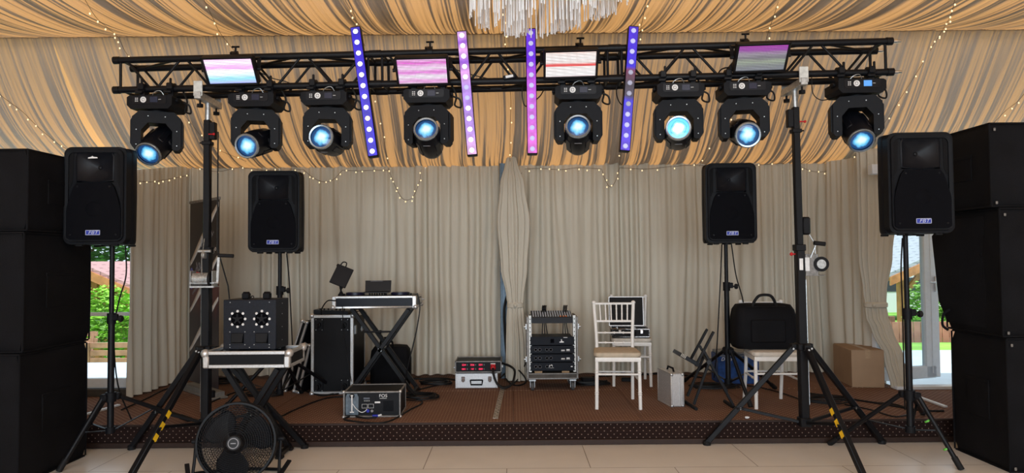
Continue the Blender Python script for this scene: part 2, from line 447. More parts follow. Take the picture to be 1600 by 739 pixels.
# outer walls of the hall
for nm, c, d in (('wall_left', (-6.35, .9, 2.1), (.1, 11.8, 4.2)), ('wall_right', (6.35, .9, 2.1), (.1, 11.8, 4.2)), ('wall_rear', (0, -5.05, 2.4), (12.8, .1, 4.8)),
                 ('wall_back', ((XL + XR) / 2, 8.1, 1.5), (XR - XL + .3, .08, 3.0))):
    m = MB(); m.box(c, d); tag(m.build(nm, PLAST), kind='structure')
m = MB(); m.box((XL - .13, 7.5, 1.2), (.06, 1.16, 2.4)); tag(m.build('wall_back_left', PLAST), kind='structure')
m = MB(); m.bar((3.89, 7.30, 1.2), (4.00, 8.06, 1.2), .05, 2.4); tag(m.build('wall_back_right', PLAST), kind='structure')
# rear window front (behind the photographer)
m = MB()
for i in range(6): m.box((-4.5 + i * 1.8, -4.97, 1.6), (.08, .06, 3.2))
m.box((0, -4.97, .1), (9.1, .06, .1)); m.box((0, -4.97, 3.2), (9.1, .06, .1)); tag(m.build('window_rear', WFRAME), kind='structure')

def curtain(name, label, path, ztop, zbot, seed, amp=.052, freq=6.6, cx=None, open_=True, nu=None, topf=None, cat='curtain', group=None):
    """path: function u in 0..1 -> (x, y) ; folds pushed along the normal"""
    L = sum((Vector(path((i + 1) / 40)) - Vector(path(i / 40))).length for i in range(40))
    nu = nu or int(L / .009); nv = 22; vs = []; fs = []
    for j in range(nv + 1):
        v = j / nv
        for i in range(nu + 1):
            u = i / nu; p = Vector(path(u)); q = Vector(path(min(1, u + .002))) - Vector(path(max(0, u - .002))); q.normalize()
            nrm = Vector((q.y, -q.x)); s = u * L
            ph = s * freq + 1.8 * noise.noise(Vector((s * 1.6, seed, 0))) + .35 * noise.noise(Vector((s * 3, v * 1.5, seed)))
            a = amp * (.45 + .55 * (v ** .6)) * (.75 + .7 * noise.noise(Vector((s * 2.1, seed + 5, 0))))
            w_ = math.sin(2 * PI * ph); w_ = (abs(w_) ** .75) * (1 if w_ > 0 else -1)
            h = a * w_ + .010 * (1 - v) ** 3 * math.sin(2 * PI * s * freq * 2.3 + seed) + .030 * noise.noise(Vector((s * 4.3, v * .8, seed + 2))) + .004 * noise.noise(Vector((s * 15, v * 2, seed + 9)))
            zt = ztop(u) if callable(ztop) else ztop; zb = zbot(u) if callable(zbot) else zbot
            z = zt + (zb - zt) * v
            if j == nv: z += .006 * noise.noise(Vector((s * 9, 0, seed)))
            vs.append((p.x + nrm.x * h, p.y + nrm.y * h, z))
    for j in range(nv):
        for i in range(nu):
            k = j * (nu + 1) + i; fs.append((k, k + 1, k + nu + 2, k + nu + 1))
    me = bpy.data.meshes.new(name); me.from_pydata(vs, [], fs); me.update(); me.shade_smooth(); me.materials.append(CURT)
    o = bpy.data.objects.new(name, me); COL.objects.link(o)
    return tag(o, label, cat, group)
def lin(a, b): return lambda u: (a[0] + (b[0] - a[0]) * u, a[1] + (b[1] - a[1]) * u)
CT = 2.58
curtain('curtain', 'long pleated cream curtain across the back wall left of the centre, behind the DJ table', lin((XL - .05, BACK + .01), (-.10, BACK)), CT, SZ + .03, 1.0)
curtain('curtain', 'long pleated cream curtain across the back wall right of the centre, behind the rack', lin((.03, BACK), (XR - .02, BACK)), CT, SZ + .03, 4.0)
curtain('curtain', 'cream side curtain with a straight front edge beside the left window', lin((XL, 6.62), (XL + .03, BACK + .03)), lambda u: 2.38 + .2 * u, SZ + .015, 7.0, amp=.03)

# gathered centre curtain column, tied at the waist
def gathered(name, label, cx, cy, prof, zt, zb, seed, npl=13, depth=.16):
    n = 156; rows = 40; vs = []; fs = []
    for j in range(rows + 1):
        v = j / rows; z = zt + (zb - zt) * v; dx, rx, ry, off = prof(z)
        for i in range(n):
            a = 2 * PI * i / n
            k = 1 + depth * math.sin(npl * a + seed + .8 * noise.noise(Vector((math.cos(a), math.sin(a), v * 1.2)))) + .10 * noise.noise(Vector((2.5 * math.cos(a), 2.5 * math.sin(a), v + seed)))
            vs.append((cx + dx + rx * k * math.cos(a), cy + off + ry * k * math.sin(a), z))
    for j in range(rows):
        for i in range(n): fs.append((j * n + i, j * n + (i + 1) % n, (j + 1) * n + (i + 1) % n, (j + 1) * n + i))
    fs.append(tuple(range(n - 1, -1, -1)))
    me = bpy.data.meshes.new(name); me.from_pydata(vs, [], fs); me.update(); me.shade_smooth(); me.materials.append(CURT)
    o = bpy.data.objects.new(name, me); COL.objects.link(o)
    return tag(o, label, 'curtain')
def interp(tab, z):
    tab = sorted(tab)
    if z <= tab[0][0]: return tab[0][1:]
    for a, b in zip(tab, tab[1:]):
        if z <= b[0]:
            t = (z - a[0]) / (b[0] - a[0]); t = t * t * (3 - 2 * t)
            return tuple(p + (q - p) * t for p, q in zip(a[1:], b[1:]))
    return tab[-1][1:]
CC = 7.50
tabC = [(.20, .02, .115, .10, 0), (.55, .015, .105, .09, 0), (.90, .0, .085, .07, 0), (1.0, .0, .072, .06, 0), (1.08, .0, .085, .07, 0), (1.4, -.01, .13, .09, 0), (1.9, -.01, .16, .10, 0), (2.3, -.02, .12, .08, 0), (2.55, -.03, .06, .05, 0), (2.68, -.03, .02, .02, 0)]
gc = gathered('gathered_curtain', 'narrow cream curtain column gathered at mid stage and tied at its waist', 0.03, CC, lambda z: interp(tabC, z), 2.66, SZ + .01, 1.3)
m = MB(); m.lathe([(.072, -.035), (.090, -.02), (.090, .02), (.072, .035)], TR(.03, CC, 1.0) @ Matrix.Diagonal((1, .85, 1, 1)), 24); m.ball((.03, CC - .085, 1.0), .02); m.build('tie_back', CURT, gc)
# tied back curtain by the right door
tabR = [(.20, .115, .085, .065, -.22), (.5, .085, .085, .065, -.15), (.75, .03, .095, .06, -.06), (.88, .0, .10, .06, -.02), (1.0, .0, .095, .055, 0), (1.12, .0, .105, .06, .01), (1.5, .02, .155, .07, .02), (2.0, .05, .185, .075, .02), (2.40, .06, .195, .075, .02), (2.62, .06, .20, .075, .02)]
gr = gathered('tied_curtain', 'cream curtain drawn in and tied back beside the open right door', 3.72, 7.10, lambda z: interp(tabR, z), 2.6, SZ + .01, 3.3, npl=15, depth=.13)
m = MB(); m.lathe([(.100, -.03), (.118, -.018), (.118, .018), (.100, .03)], TR(3.72, 7.10, 1.0) @ Matrix.Diagonal((1, .72, 1, 1)), 24); m.ball((3.66, 7.02, 1.0), .02); m.build('tie_back', CURT, gr)
curtain('curtain', 'narrow strip of cream curtain at the right back corner behind the cardboard box', lin((3.50, 7.68), (3.73, 7.17)), 2.55, SZ + .01, 11.0, amp=.02)
# tent post in the gap beside the centre curtain
m = MB(); m.box((-.085, 7.66, 1.35), (.10, .06, 2.6), .006); m.box((-.12, 7.62, 1.35), (.012, .03, 2.6), .003)
tag(m.build('trim_5', mat('blue grey tent post', (.16, .22, .28), .45, metal=.3)), kind='structure')
# rod
m = MB(); m.cyl((XL, BACK + .05, 2.57), (XR, BACK + .05, 2.57), .012); tag(m.build('trim_6', ALUD), kind='structure')

# glass fronts left and right of the niche
def glass_front(n, x0, x1, y, mull):
    m = MB()
    for x in mull: m.box((x, y, 1.28), (.07, .07, 2.2), .006)
    m.box(((x0 + x1) / 2, y, SZ + .12), (x1 - x0, .07, .09), .006); m.box(((x0 + x1) / 2, y, 2.36), (x1 - x0, .07, .10), .006)
    m.box(((x0 + x1) / 2, y, .985), (x1 - x0, .04, .035), .004)
    o = m.build('window_%d' % n, WFRAME); tag(o, kind='structure')
    g = MB(); g.box(((x0 + x1) / 2, y, 1.28), (x1 - x0, .006, 2.1)); g.build('pane', GLASS, o)
    s = MB(); s.box(((x0 + x1) / 2, y - .05, SZ + .035), (x1 - x0, .10, .07), .005); s.build('sill', mat('dark sill', (.05, .045, .04), .5), o)
glass_front(1, -6.3, -3.70, 6.86, (-6.27, -5.0, -3.74))
# right: fixed pane beyond the doorway, white threshold and the door leaf standing open outwards
m = MB(); m.box((5.55, 6.86, 1.30), (1.4, .012, 2.1)); o = m.build('window_2', GLASS); tag(o, kind='structure')
m = MB(); m.box((4.82, 6.86, 1.28), (.07, .09, 2.2), .006); m.box((6.28, 6.86, 1.28), (.05, .09, 2.2), .006); m.box((5.55, 6.86, 2.36), (1.5, .09, .1), .006); m.box((5.55, 6.86, .28), (1.5, .09, .1), .006); m.build('window_frame', WFRAME, o)
m = MB(); m.box((4.30, 6.86, SZ + .015), (1.1, .12, .03), .004); m.box((3.81, 7.24, 1.28), (.04, .05, 2.2), .006); m.box((4.22, 6.86, 2.36), (1.3, .09, .1), .006)
tag(m.build('trim_7', WFRAME), kind='structure')
a_, b_ = Vector((3.70, 7.12, 0)), Vector((4.50, 7.36, 0)); dl = (b_ - a_).length
d = thing('door_1', None, None, a_, math.atan2(b_.y - a_.y, b_.x - a_.x)); d['kind'] = 'structure'
m = MB(); zb = .22
for x, ww in ((.05, .10), (dl - .09, .19)): m.box((x, 0, zb + 1.05), (ww, .06, 2.1), .008)
m.box((dl / 2, 0, zb + .06), (dl - .1, .06, .13), .008); m.box((dl / 2, 0, zb + 2.05), (dl - .1, .06, .12), .008)
m.box((dl - .10, -.02, zb + 1.05), (.012, .03, 2.0), .003)
m.build('door_frame', WFRAME, d)
m = MB(); m.box((dl / 2, 0, zb + 1.05), (dl - .14, .008, 1.98)); m.build('pane', GLASS, d)
m = MB(); m.box((dl - .05, -.045, 1.2), (.03, .02, .16), .004); m.cyl((dl - .05, -.04, 1.22), (dl - .05, -.09, 1.22), .01); m.cyl((dl - .05, -.085, 1.22), (dl - .16, -.085, 1.22), .009); m.build('door_handle', ALU, d)
# white metal edge strips on the stage at both windows
for k, (p, q) in enumerate(((G(124, 652, SZ), G(186, 634, SZ)), (G(1425, 618, SZ), G(1478, 637, SZ)))):
    m = MB(); m.bar(p + Vector((0, 0, .008)), q + Vector((0, 0, .008)), .035, .016, bev=.003); tag(m.build('trim_%d' % (8 + k), WFRAME), kind='structure')
# perforated metal strip across the stage
m = MB(); pa, pb = G(786, 604, SZ), G(774, 654, SZ)
m.bar(pa + Vector((0, 0, .003)), pb + Vector((0, 0, .003)), .045, .006)
o = m.build('floor_strip', mat('worn galvanised strip', (.33, .29, .24), .5, metal=.4, var=.5, scale=60)); tag(o, 'narrow perforated metal strip running across the stage carpet to its front edge', 'metal strip')
m = MB()
for i in range(26):
    q = pa.lerp(pb, (i + .5) / 26); m.cyl(q + Vector((.009 * (-1) ** i, 0, .006)), q + Vector((.009 * (-1) ** i, 0, .0075)), .006, n=8)
tag(m.build('slot', mat('slot dark', (.03, .02, .02), .8), o), kind='stuff')

# ---------------------------------------------------------------- OUTSIDE
GZ = -1.3
m = MB(); m.box((0, 60, GZ - .1), (160, 100, .2)); tag(m.build('ground', mat('mown lawn', (.20, .42, .06), .9, var=.3, scale=2, bump=.3)), kind='structure')
m = MB(); m.box((-8.9, 8.48, -.6), (10, 3.1, 1.3)); tag(m.build('terrace', mat('pale blue grey decking', (.55, .62, .72), .5, var=.06, scale=4)), kind='structure')
m = MB(); m.box((8.5, 8.8, -.6), (9.1, 3.7, 1.3)); tag(m.build('terrace', mat('pale grey paving', (.50, .60, .66), .5, var=.06, scale=4)), kind='structure')
m = MB(); m.box((9.5, 11.2, -.62), (12, 1.1, 1.3)); tag(m.build('lawn', mat('lawn strip', (.20, .42, .06), .9, var=.3, scale=2)), kind='structure')
def roof_mat(name, c):
    m, nt, b = nodes(name); N, L = nt.nodes, nt.links
    tc = N.new('ShaderNodeTexCoord'); br = N.new('ShaderNodeTexBrick'); br.inputs['Scale'].default_value = 1
    br.inputs['Brick Width'].default_value = .45; br.inputs['Row Height'].default_value = .22; br.inputs['Mortar Size'].default_value = .02
    br.inputs['Color1'].default_value = (*c, 1); br.inputs['Color2'].default_value = (*[x * .85 for x in c], 1); br.inputs['Mortar'].default_value = (*[x * .5 for x in c], 1)
    L.new(tc.outputs['UV'], br.inputs['Vector']); L.new(br.outputs['Color'], b.inputs['Base Color']); b.inputs['Roughness'].default_value = .9
    return m
def uvbox(o):
    me = o.data; uv = me.uv_layers.new(name='uv')
    for p in me.polygons:
        for li in p.loop_indices:
            c = me.vertices[me.loops[li].vertex_index].co; uv.data[li].uv = (c.x, c.z * 1.6 + c.y)
def gazebo(label, x0, x1, y0, y1, zb, ze, zr, rc, flip=False):
    """open timber pavilion, gable facing the hall, ridge along Y"""
    t = thing('garden_pavilion', label, 'pavilion', ((x0 + x1) / 2, (y0 + y1) / 2, zb)); w2 = (x1 - x0) / 2; l2 = (y1 - y0) / 2; h = ze - zb; hr = zr - zb
    for sy in (-1, 0, 1):
        for sx in (-1, 1):
            q = MB(); q.box((sx * (w2 - .5), sy * (l2 - .4), h / 2), (.22, .22, h), .01); q.bar((sx * (w2 - .5), sy * (l2 - .4), h * .62), (sx * (w2 - 1.2), sy * (l2 - .4), h * .98), .12, .14); q.build('post', WOODBR, t)
    for sx in (-1, 1):
        q = MB(); e = .35
        q.prism([(sx * (w2 + e), h - .12), (0, hr + .1), (0, hr), (sx * (w2 + e), h - .25)], -l2 - .5, l2 + .5); o = q.build('roof', roof_mat('shingle ' + label[:5] + str(sx), rc), t); uvbox(o)
        q = MB(); q.prism([(sx * (w2 + e), h - .24), (0, hr + .0), (0, hr - .26), (sx * (w2 + e), h - .50)], -l2 - .55, -l2 - .48); q.build('bargeboard', WOODBR, t)
        q = MB()
        for k in range(7): 
            y = -l2 - .3 + k * (2 * l2 + .6) / 6; q.bar((sx * (w2 + e - .05), y, h - .30), (0, y, hr - .1), .08, .12)
        q.build('rafters', WOODBR, t)
        q = MB(); q.prism([(sx * (w2 + e - .02), h - .25), (0, hr - .02), (0, hr - .05), (sx * (w2 + e - .02), h - .28)], -l2 - .45, l2 + .45); q.build('soffit_boards', mat('larch boards', (.62, .30, .12), .5, var=.4, scale=3), t)
        q = MB(); q.box((sx * (w2 - .5), 0, h - .12), (.2, 2 * l2, .2)); q.build('wall_plate', WOODBR, t)
    q = MB(); q.box((0, -l2 + .4, h - .12), (2 * w2, .16, .22)); q.box((0, -l2 + .4, (h + hr) / 2 - .1), (.16, .16, hr - h)); q.build('tie_beam', WOODBR, t)
    q = MB(); q.box((0, 0, .03), (2 * w2, 2 * l2, .06)); q.build('base_slab', mat('pavilion slab', (.45, .43, .40), .8), t)
    for k in range(6):
        q = MB(); q.box((0, -l2 + .35, .34 + k * .15), (2 * w2 - 1, .05, .09)) if k < 2 else q.box((0, -l2 + .35, .34 + k * .15), (.01, .01, .01))
        if k < 2: q.build('rail', WOODBR, t)
    return t
gazebo('open timber garden pavilion with a pinkish shingle roof beyond the left window', -14.9, -9.9, 20.2, 26.0, GZ, .40, 1.42, (.62, .33, .32))
gazebo('open timber garden pavilion with a grey shingle roof beyond the right door', 11.8, 18.2, 21.5, 27.0, GZ, 1.10, 2.4, (.45, .48, .52))
def bench(label, cx, cy, zb, L=1.8, rz=0, col=WOODBR):
    t = thing('garden_bench', label, 'bench', (cx, cy, zb), rz)
    q = MB(); [q.box((0, y, .46), (L, .12, .05), .005) for y in (-.15, 0, .15)]; q.build('seat', col, t)
    q = MB(); [q.box((0, .24, z), (L, .04, .11), .005) for z in (.66, .82, .98)]; q.build('backrest', col, t)
    for sx in (-1, 1):
        q = MB(); q.box((sx * (L / 2 - .12), -.15, .22), (.08, .08, .44)); q.build('leg', col, t)
        q = MB(); q.bar((sx * (L / 2 - .12), .2, 0), (sx * (L / 2 - .12), .26, 1.04), .08, .08, up=(1, 0, 0)); q.build('leg', col, t)
def table(label, cx, cy, zb, L=2.0, top=WOODBR):
    t = thing('garden_table', label, 'table', (cx, cy, zb))
    q = MB(); [q.box((0, -.32 + k * .16, .76), (L, .14, .05), .005) for k in range(5)]; q.build('tabletop', top, t)
    for sx in (-1, 1):
        q = MB(); q.bar((sx * (L / 2 - .3), -.35, 0), (sx * (L / 2 - .3), .1, .73), .09, .09, up=(1, 0, 0)); q.build('leg', WOODBR, t)
        q = MB(); q.bar((sx * (L / 2 - .3), .35, 0), (sx * (L / 2 - .3), -.1, .73), .09, .09, up=(1, 0, 0)); q.build('leg', WOODBR, t)
    q = MB(); q.box((0, 0, .35), (L - .6, .06, .09)); q.build('stretcher', WOODBR, t)
BROD = mat('red brown bench timber', (.42, .20, .13), .6, var=.25, scale=5)
bench('red-brown slatted garden bench seen at the left of the left window', -10.9, 16.4, GZ + .1, 1.9, 0, BROD)
table('garden table with a green painted top outside the left window', -9.3, 16.2, GZ + .1, 1.3, mat('green painted wood', (.12, .30, .08), .5))
bench('red-brown slatted garden bench at the far right outside the left window', -8.3, 14.6, GZ + .1, 1.2, PI, BROD)
LEAF = {}
def leafy(name, label, cat, c, r, col, n, zb, trunk=True, seed=1, leaf=.16, group=None):
    rnd = random.Random(seed); t = thing(name, label, cat, (c[0], c[1], zb), 0, group)
    q = MB(); 
    for _ in range(n):
        while True:
            p = Vector((rnd.uniform(-1, 1), rnd.uniform(-1, 1), rnd.uniform(-1, 1)))
            if .45 < p.length < 1.0 + .12 * noise.noise(p * 3 + Vector((seed, 0, 0))): break
        pos = Vector((p.x * r[0], p.y * r[1], c[2] - zb + p.z * r[2])); s_ = leaf * rnd.uniform(.6, 1.3)
        Mx = Matrix.Translation(pos) @ Matrix.Rotation(rnd.uniform(0, 6.28), 4, 'Z') @ Matrix.Rotation(rnd.uniform(-1.1, 1.1), 4, 'X')
        q.add([(-s_ * .5, 0, 0), (0, -s_ * .28, s_ * .1), (s_ * .5, 0, 0), (0, s_ * .28, s_ * .1)], [(0, 1, 2, 3)], Mx)
    q.open = True
    q.build('foliage', mat('leaves %s' % (name + str(col)), col, .6, var=.45, scale=1.6), t)
    if trunk:
        q = MB(); q.cyl((0, 0, 0), (.1, .05, c[2] - zb), .16, .08); q.cyl((.05, 0, (c[2] - zb) * .6), (r[0] * .5, .1, c[2] - zb + .3), .07, .03); q.build('trunk', WOODDK, t)
leafy('leafy_tree', 'tall leafy tree behind the pavilion at the left edge of the left window', 'tree', (-20.5, 33, 3.4), (3.3, 2.4, 3.6), (.10, .26, .07), 6000, GZ, seed=3, leaf=.36)
leafy('leafy_tree', 'tall leafy tree behind the pink pavilion roof, beside the left curtain', 'tree', (-13.4, 33, 3.6), (3.1, 2.4, 3.9), (.13, .30, .09), 6000, GZ, seed=4, leaf=.34)
leafy('leafy_bush', 'bright green conical bush under the pavilion eave outside the left window', 'bush', (-10.9, 18.6, -.25), (.95, .7, 1.15), (.30, .58, .06), 3000, GZ, False, seed=5, leaf=.16)
leafy('leafy_tree', 'leafy tree above the grey pavilion roof outside the right door', 'tree', (21.5, 37, 4.0), (4.6, 2.6, 4.2), (.09, .26, .08), 7000, GZ, seed=6, leaf=.36)
leafy('leafy_bush', 'low green bush beside the posts outside the right door', 'bush', (11.8, 19.8, -.2), (.6, .5, 1.0), (.22, .45, .08), 1600, GZ, False, seed=8, leaf=.16)
# timber fence beyond the right door
t = thing('garden_fence', 'red-brown timber board fence beyond the right door', 'fence', (8.3, 12.6, GZ))
for k in range(4):
    q = MB(); q.box((-1.4 + k * 1.3, .04, .85), (.09, .09, 1.7), .005); q.build('post', WOODDK, t)
for k in range(34):
    q = MB(); q.box((-2.0 + k * .13, 0, .85), (.115, .025, 1.5), .004); q.build('board', BROD, t)
q = MB(); [q.box((.2, .03, z), (4.5, .04, .08)) for z in (.3, 1.35)]; q.build('rail', WOODDK, t)
# parked white van
t = thing('parked_van', 'white van parked on the lawn beyond the right door', 'van', (17.3, 31.0, GZ + .0), 0)
q = MB(); q.prism([(-2.3, .35), (-2.35, 1.1), (-1.6, 1.25), (-1.1, 1.95), (2.2, 2.0), (2.35, 1.8), (2.4, .35)], -.95, .95); q.build('body', mat('white car paint', (.85, .87, .9), .25, var=.02), t)
q = MB(); q.prism([(-1.45, 1.25), (-1.0, 1.82), (-.2, 1.85), (-.2, 1.25)], -.97, -.93); q.prism([(-.1, 1.25), (-.1, 1.85), (1.9, 1.85), (2.0, 1.25)], -.97, -.93); q.build('side_window', mat('car glass', (.03, .04, .05), .1), t)
for x in (-1.5, 1.5):
    q = MB(); q.cyl((x, -.98, .35), (x, -.7, .35), .34, n=20); q.build('wheel', RUB, t)
# ================================================================== LIGHTING TRUSS
TA, TB = P(178, 94.5, 5.47), P(1394, 64.5, 5.28)        # ends of the front top chord
E1 = (TB - TA).normalized(); E2 = (Vector((0, 0, 1)) - E1 * E1.z).normalized(); E3 = E2.cross(E1)
if E3.y < 0: E3 = -E3
TS = .239; TL = (TB - TA).length; CR = .0265
def T(s, dz=0.0, dy=0.0): return TA + E1 * s + E2 * dz + E3 * dy     # dz 0 top .. -TS bottom; dy 0 front .. TS back
truss = thing('lighting_truss', 'long black square box truss spanning the stage on two crank stands', 'truss')
SEG = [0, 2.10, 3.98, TL]
for k in range(3):
    s0, s1 = SEG[k], SEG[k + 1]
    for dz in (0, -TS):
        for dy in (0, TS):
            m = MB(); m.cyl(T(s0, dz, dy), T(s1, dz, dy), CR, n=16)
            for e in (s0, s1):
                q = .03 if e == s0 else -.03
                m.cyl(T(e, dz, dy), T(e + q * 1.6, dz, dy), CR + .004, n=16)
            m.build('chord', BLKM, truss)
    L_ = s1 - s0 - .16
    for face, (p, q) in enumerate((((0, 0), (-TS, 0)), ((0, TS), (-TS, TS)), ((0, 0), (0, TS)), ((-TS, 0), (-TS, TS)))):
        nb = 8 if face < 2 else 4
        for i in range(nb):
            a, b = (p, q) if (i + (face > 1)) % 2 == 0 else (q, p)
            u0, u1 = s0 + .08 + L_ * i / nb, s0 + .08 + L_ * (i + 1) / nb
            m = MB(); m.cyl(T(u0 + .02, *a), T(u1 - .02, *b), .010, n=10); m.build('brace', BLKM, truss)
    for e in (s0 + .055, s1 - .055):
        for dy in (0, TS):
            m = MB(); m.cyl(T(e, 0, dy), T(e, -TS, dy), .011, n=10); m.build('end_post', BLKM, truss)
        for dz in (0, -TS):
            m = MB(); m.cyl(T(e, dz, 0), T(e, dz, TS), .011, n=10); m.build('end_post', BLKM, truss)
for dz in (0, -TS):
    for dy in (0, TS):
        m = MB(); m.cyl(T(TL, dz, dy), T(TL + .035, dz, dy), .014, n=12); m.cyl(T(TL + .035, dz, dy), T(TL + .065, dz, dy), .014, .009, n=12)
        o = m.build('coupling_pin', CHROME, truss); tag(o, 'chrome coupling pin')

def truss_s(px, dz=0.0, dy=0.0):
    """arc position on the truss chord seen at photo column px"""
    lo, hi = -.2, TL + .2
    for _ in range(40):
        mid = (lo + hi) / 2; v = T(mid, dz, dy) - CAM
        u = v.dot(_R) / v.dot(_fwd) * FPX + 800
        if u < px: lo = mid
        else: hi = mid
    return lo

# ------------------------------------------------------------------ moving heads
def lens_mat(name, core, rim, st):
    m, nt, b = nodes(name); N, L = nt.nodes, nt.links
    tc = N.new('ShaderNodeTexCoord'); ln = N.new('ShaderNodeVectorMath'); ln.operation = 'LENGTH'
    mp = N.new('ShaderNodeMapping'); mp.inputs['Scale'].default_value = (12.0, 12.0, 0); L.new(tc.outputs['Object'], mp.inputs['Vector'])
    nz = N.new('ShaderNodeTexNoise'); nz.inputs['Scale'].default_value = 1.6; nz.inputs['Detail'].default_value = 3; L.new(mp.outputs[0], nz.inputs['Vector'])
    L.new(mp.outputs[0], ln.inputs[0])
    ad = N.new('ShaderNodeMath'); ad.operation = 'MULTIPLY_ADD'; ad.inputs[1].default_value = .55; L.new(nz.outputs['Fac'], ad.inputs[0]); L.new(ln.outputs['Value'], ad.inputs[2])
    cr = N.new('ShaderNodeValToRGB'); e = cr.color_ramp.elements
    e[0].position = .50; e[0].color = (*core, 1); e[1].position = 1.22; e[1].color = (*rim, 1)
    x = e.new(.80); x.color = (.16, .60, .95, 1)
    x = e.new(.98); x.color = (.03, .18, .42, 1)
    L.new(ad.outputs[0], cr.inputs['Fac']); L.new(cr.outputs['Color'], b.inputs['Emission Color']); b.inputs['Emission Strength'].default_value = st
    b.inputs['Base Color'].default_value = (.01, .02, .03, 1); b.inputs['Roughness'].default_value = .1
    return m
LENS = lens_mat('lit blue lens', (.75, .95, 1.0), (.01, .05, .16), 1.15)
LENSB = lens_mat('bright lit lens', (1.0, 1.0, 1.0), (.08, .35, .70), 2.6)
SCREEN = emit_mat('blue menu screen', (.10, .35, .85), .9)
SCREEND = mat('dark menu screen', (.02, .025, .05), .2)
RINGM = mat('lens ring metal', (.30, .36, .42), .25, metal=.8)

def head_unit(lens=LENS, screen=SCREEND, label=''):
    """moving head hanging base-up; origin at the clamps' chord level, z down"""
    t = thing('moving_head_light', label, 'stage light')
    for sx in (-.115, .115):
        m = MB(); m.box((sx, 0, -.052), (.045, .065, .055), .006)
        m.lathe([(.027, -.025), (.044, -.025), (.044, .025), (.027, .025), (.027, -.025)], TR(sx, 0, 0) @ RY(PI / 2), 18)
        m.box((sx, -.040, .012), (.048, .030, .055), .006); m.box((sx + .012, -.050, .052), (.018, .016, .045), .005, ); m.box((sx - .012, -.052, -.035), (.060, .020, .022), .005)
        m.build('truss_clamp', BLKM, t)
    m = MB()
    M = MB(); z1, z0 = -.078, -.183
    w_, d_ = .178, .125
    prof = [(-w_, z1 - .012), (-w_ + .02, z1), (w_ - .02, z1), (w_, z1 - .012), (w_, z0 + .03), (w_ - .03, z0), (-w_ + .03, z0), (-w_, z0 + .03)]
    M.prism(prof, -d_, d_)
    for sx in (-1, 1):
        M.box((sx * (w_ + .006), -.03, -.105), (.022, .06, .035), .006); M.cyl((sx * (w_ + .005), -.07, -.11), (sx * (w_ + .022), -.07, -.11), .012)
    M.cyl((0, 0, z0), (0, 0, z0 - .012), .07, n=24)
    M.build('base', BLK, t)
    m = MB(); pf = [(-.135, -.088), (-.13, -.082), (.13, -.082), (.135, -.088), (.135, -.135), (.125, -.145), (-.125, -.145), (-.135, -.135)]
    m.prism(pf, -.1285, -.124); panel = m.build('control_panel', BLKS, t)
    m = MB(); m.box((.038, -.130, -.113), (.060, .004, .044), .001); m.build('screen', screen, panel)
    m = MB()
    m.lathe([(.0, 0), (.009, 0), (.009, .003), (0, .003)], TR(-.045, -.1285, -.113) @ RX(PI / 2), 14)
    for a in range(4): m.box((-.045, -.1295, -.113), (.006, .003, .020), 0, TR(-.045, 0, -.113) @ RY(a * PI / 2) @ TR(.045, 0, .113) @ TR(0, 0, .0))
    m.lathe([(.013, 0), (.023, 0), (.023, .003), (.013, .003), (.013, 0)], TR(-.045, -.1285, -.113) @ RX(PI / 2), 20)
    for i in range(3):
        for j in range(2): m.box((-.105 + j * .014, -.1295, -.101 - i * .012), (.009, .002, .005))
    m.box((.085, -.1295, -.113), (.02, .002, .003))
    m.build('buttons', WPRINT, panel)
    # yoke
    m = MB(); W = .172
    m.prism([(-W + .05, -.195), (W - .05, -.195), (W, -.245), (W, -.300), (.062, -.286), (-.062, -.286), (-W, -.300), (-W, -.245)], -.085, .085)
    for s_ in (1, -1):
        m.prism([(s_ * W, -.2995), (s_ * W, -.475), (s_ * (W - .018), -.497), (s_ * .120, -.497), (s_ * .109, -.485), (s_ * .109, -.345), (s_ * .062, -.2865)], -.085, .085)
        m.prism([(s_ * (W + .014), -.27), (s_ * (W + .014), -.45), (s_ * (W), -.475), (s_ * (W), -.245)], -.062, .062)
    yoke = m.build('yoke', BLK, t, sharp=30)
    m = MB()
    for s_ in (-1, 1):
        for z in (-.345, -.46): m.cyl((s_ * (W - .03), -.0855, z), (s_ * (W - .03), -.088, z), .0035, n=8)
    for x in (-.06, .06): m.cyl((x, -.0855, -.235), (x, -.088, -.235), .0035, n=8)
    m.build('screws', STEEL, yoke)
    # head, own pivot
    h = bpy.data.objects.new('head', None)
    m = MB()
    prof = [(0, -.215), (.060, -.212), (.085, -.19), (.098, -.14), (.104, -.02), (.104, .06), (.098, .13), (.092, .165), (.090, .178), (.084, .178), (.082, .165)]
    m.lathe(prof, None, 32)
    for k in range(4):
        a = k * PI / 2 + PI / 4
        m.box((0, .098, -.02), (.05, .02, .20), .006, RZ(a))
    m.box((0, 0, -.02), (.225, .07, .07), .01)
    h = m.build('head', BLKS, t)
    m = MB(); m.lathe([(.080, .172), (.080, .184), (.091, .186), (.096, .180), (.096, .168)], None, 36); m.build('lens_ring', RINGM, h)
    m = MB(); m.lathe([(0, .172), (.04, .170), (.0805, .160)], None, 36); m.build('lens', lens, h)
    m = MB(); m.box((0, -.1055, .10), (.055, .002, .008)); m.build('marking', GPRINT, h)
    # power lead and safety wire
    m = MB(); m.tube(spline([(.17, .02, -.10), (.24, .02, -.13), (.25, .03, -.19), (.20, .04, -.17), (.21, .05, -.09), (.16, .06, .02)]), .0075, 6); m.build('power_lead', CABLE, t)
    m = MB(); m.tube(spline([(-.05, .0, -.07), (-.02, -.02, -.03), (.03, -.02, -.02), (.06, .0, -.07)]), .003, 5); m.build('safety_wire', STEEL, t)
    return t
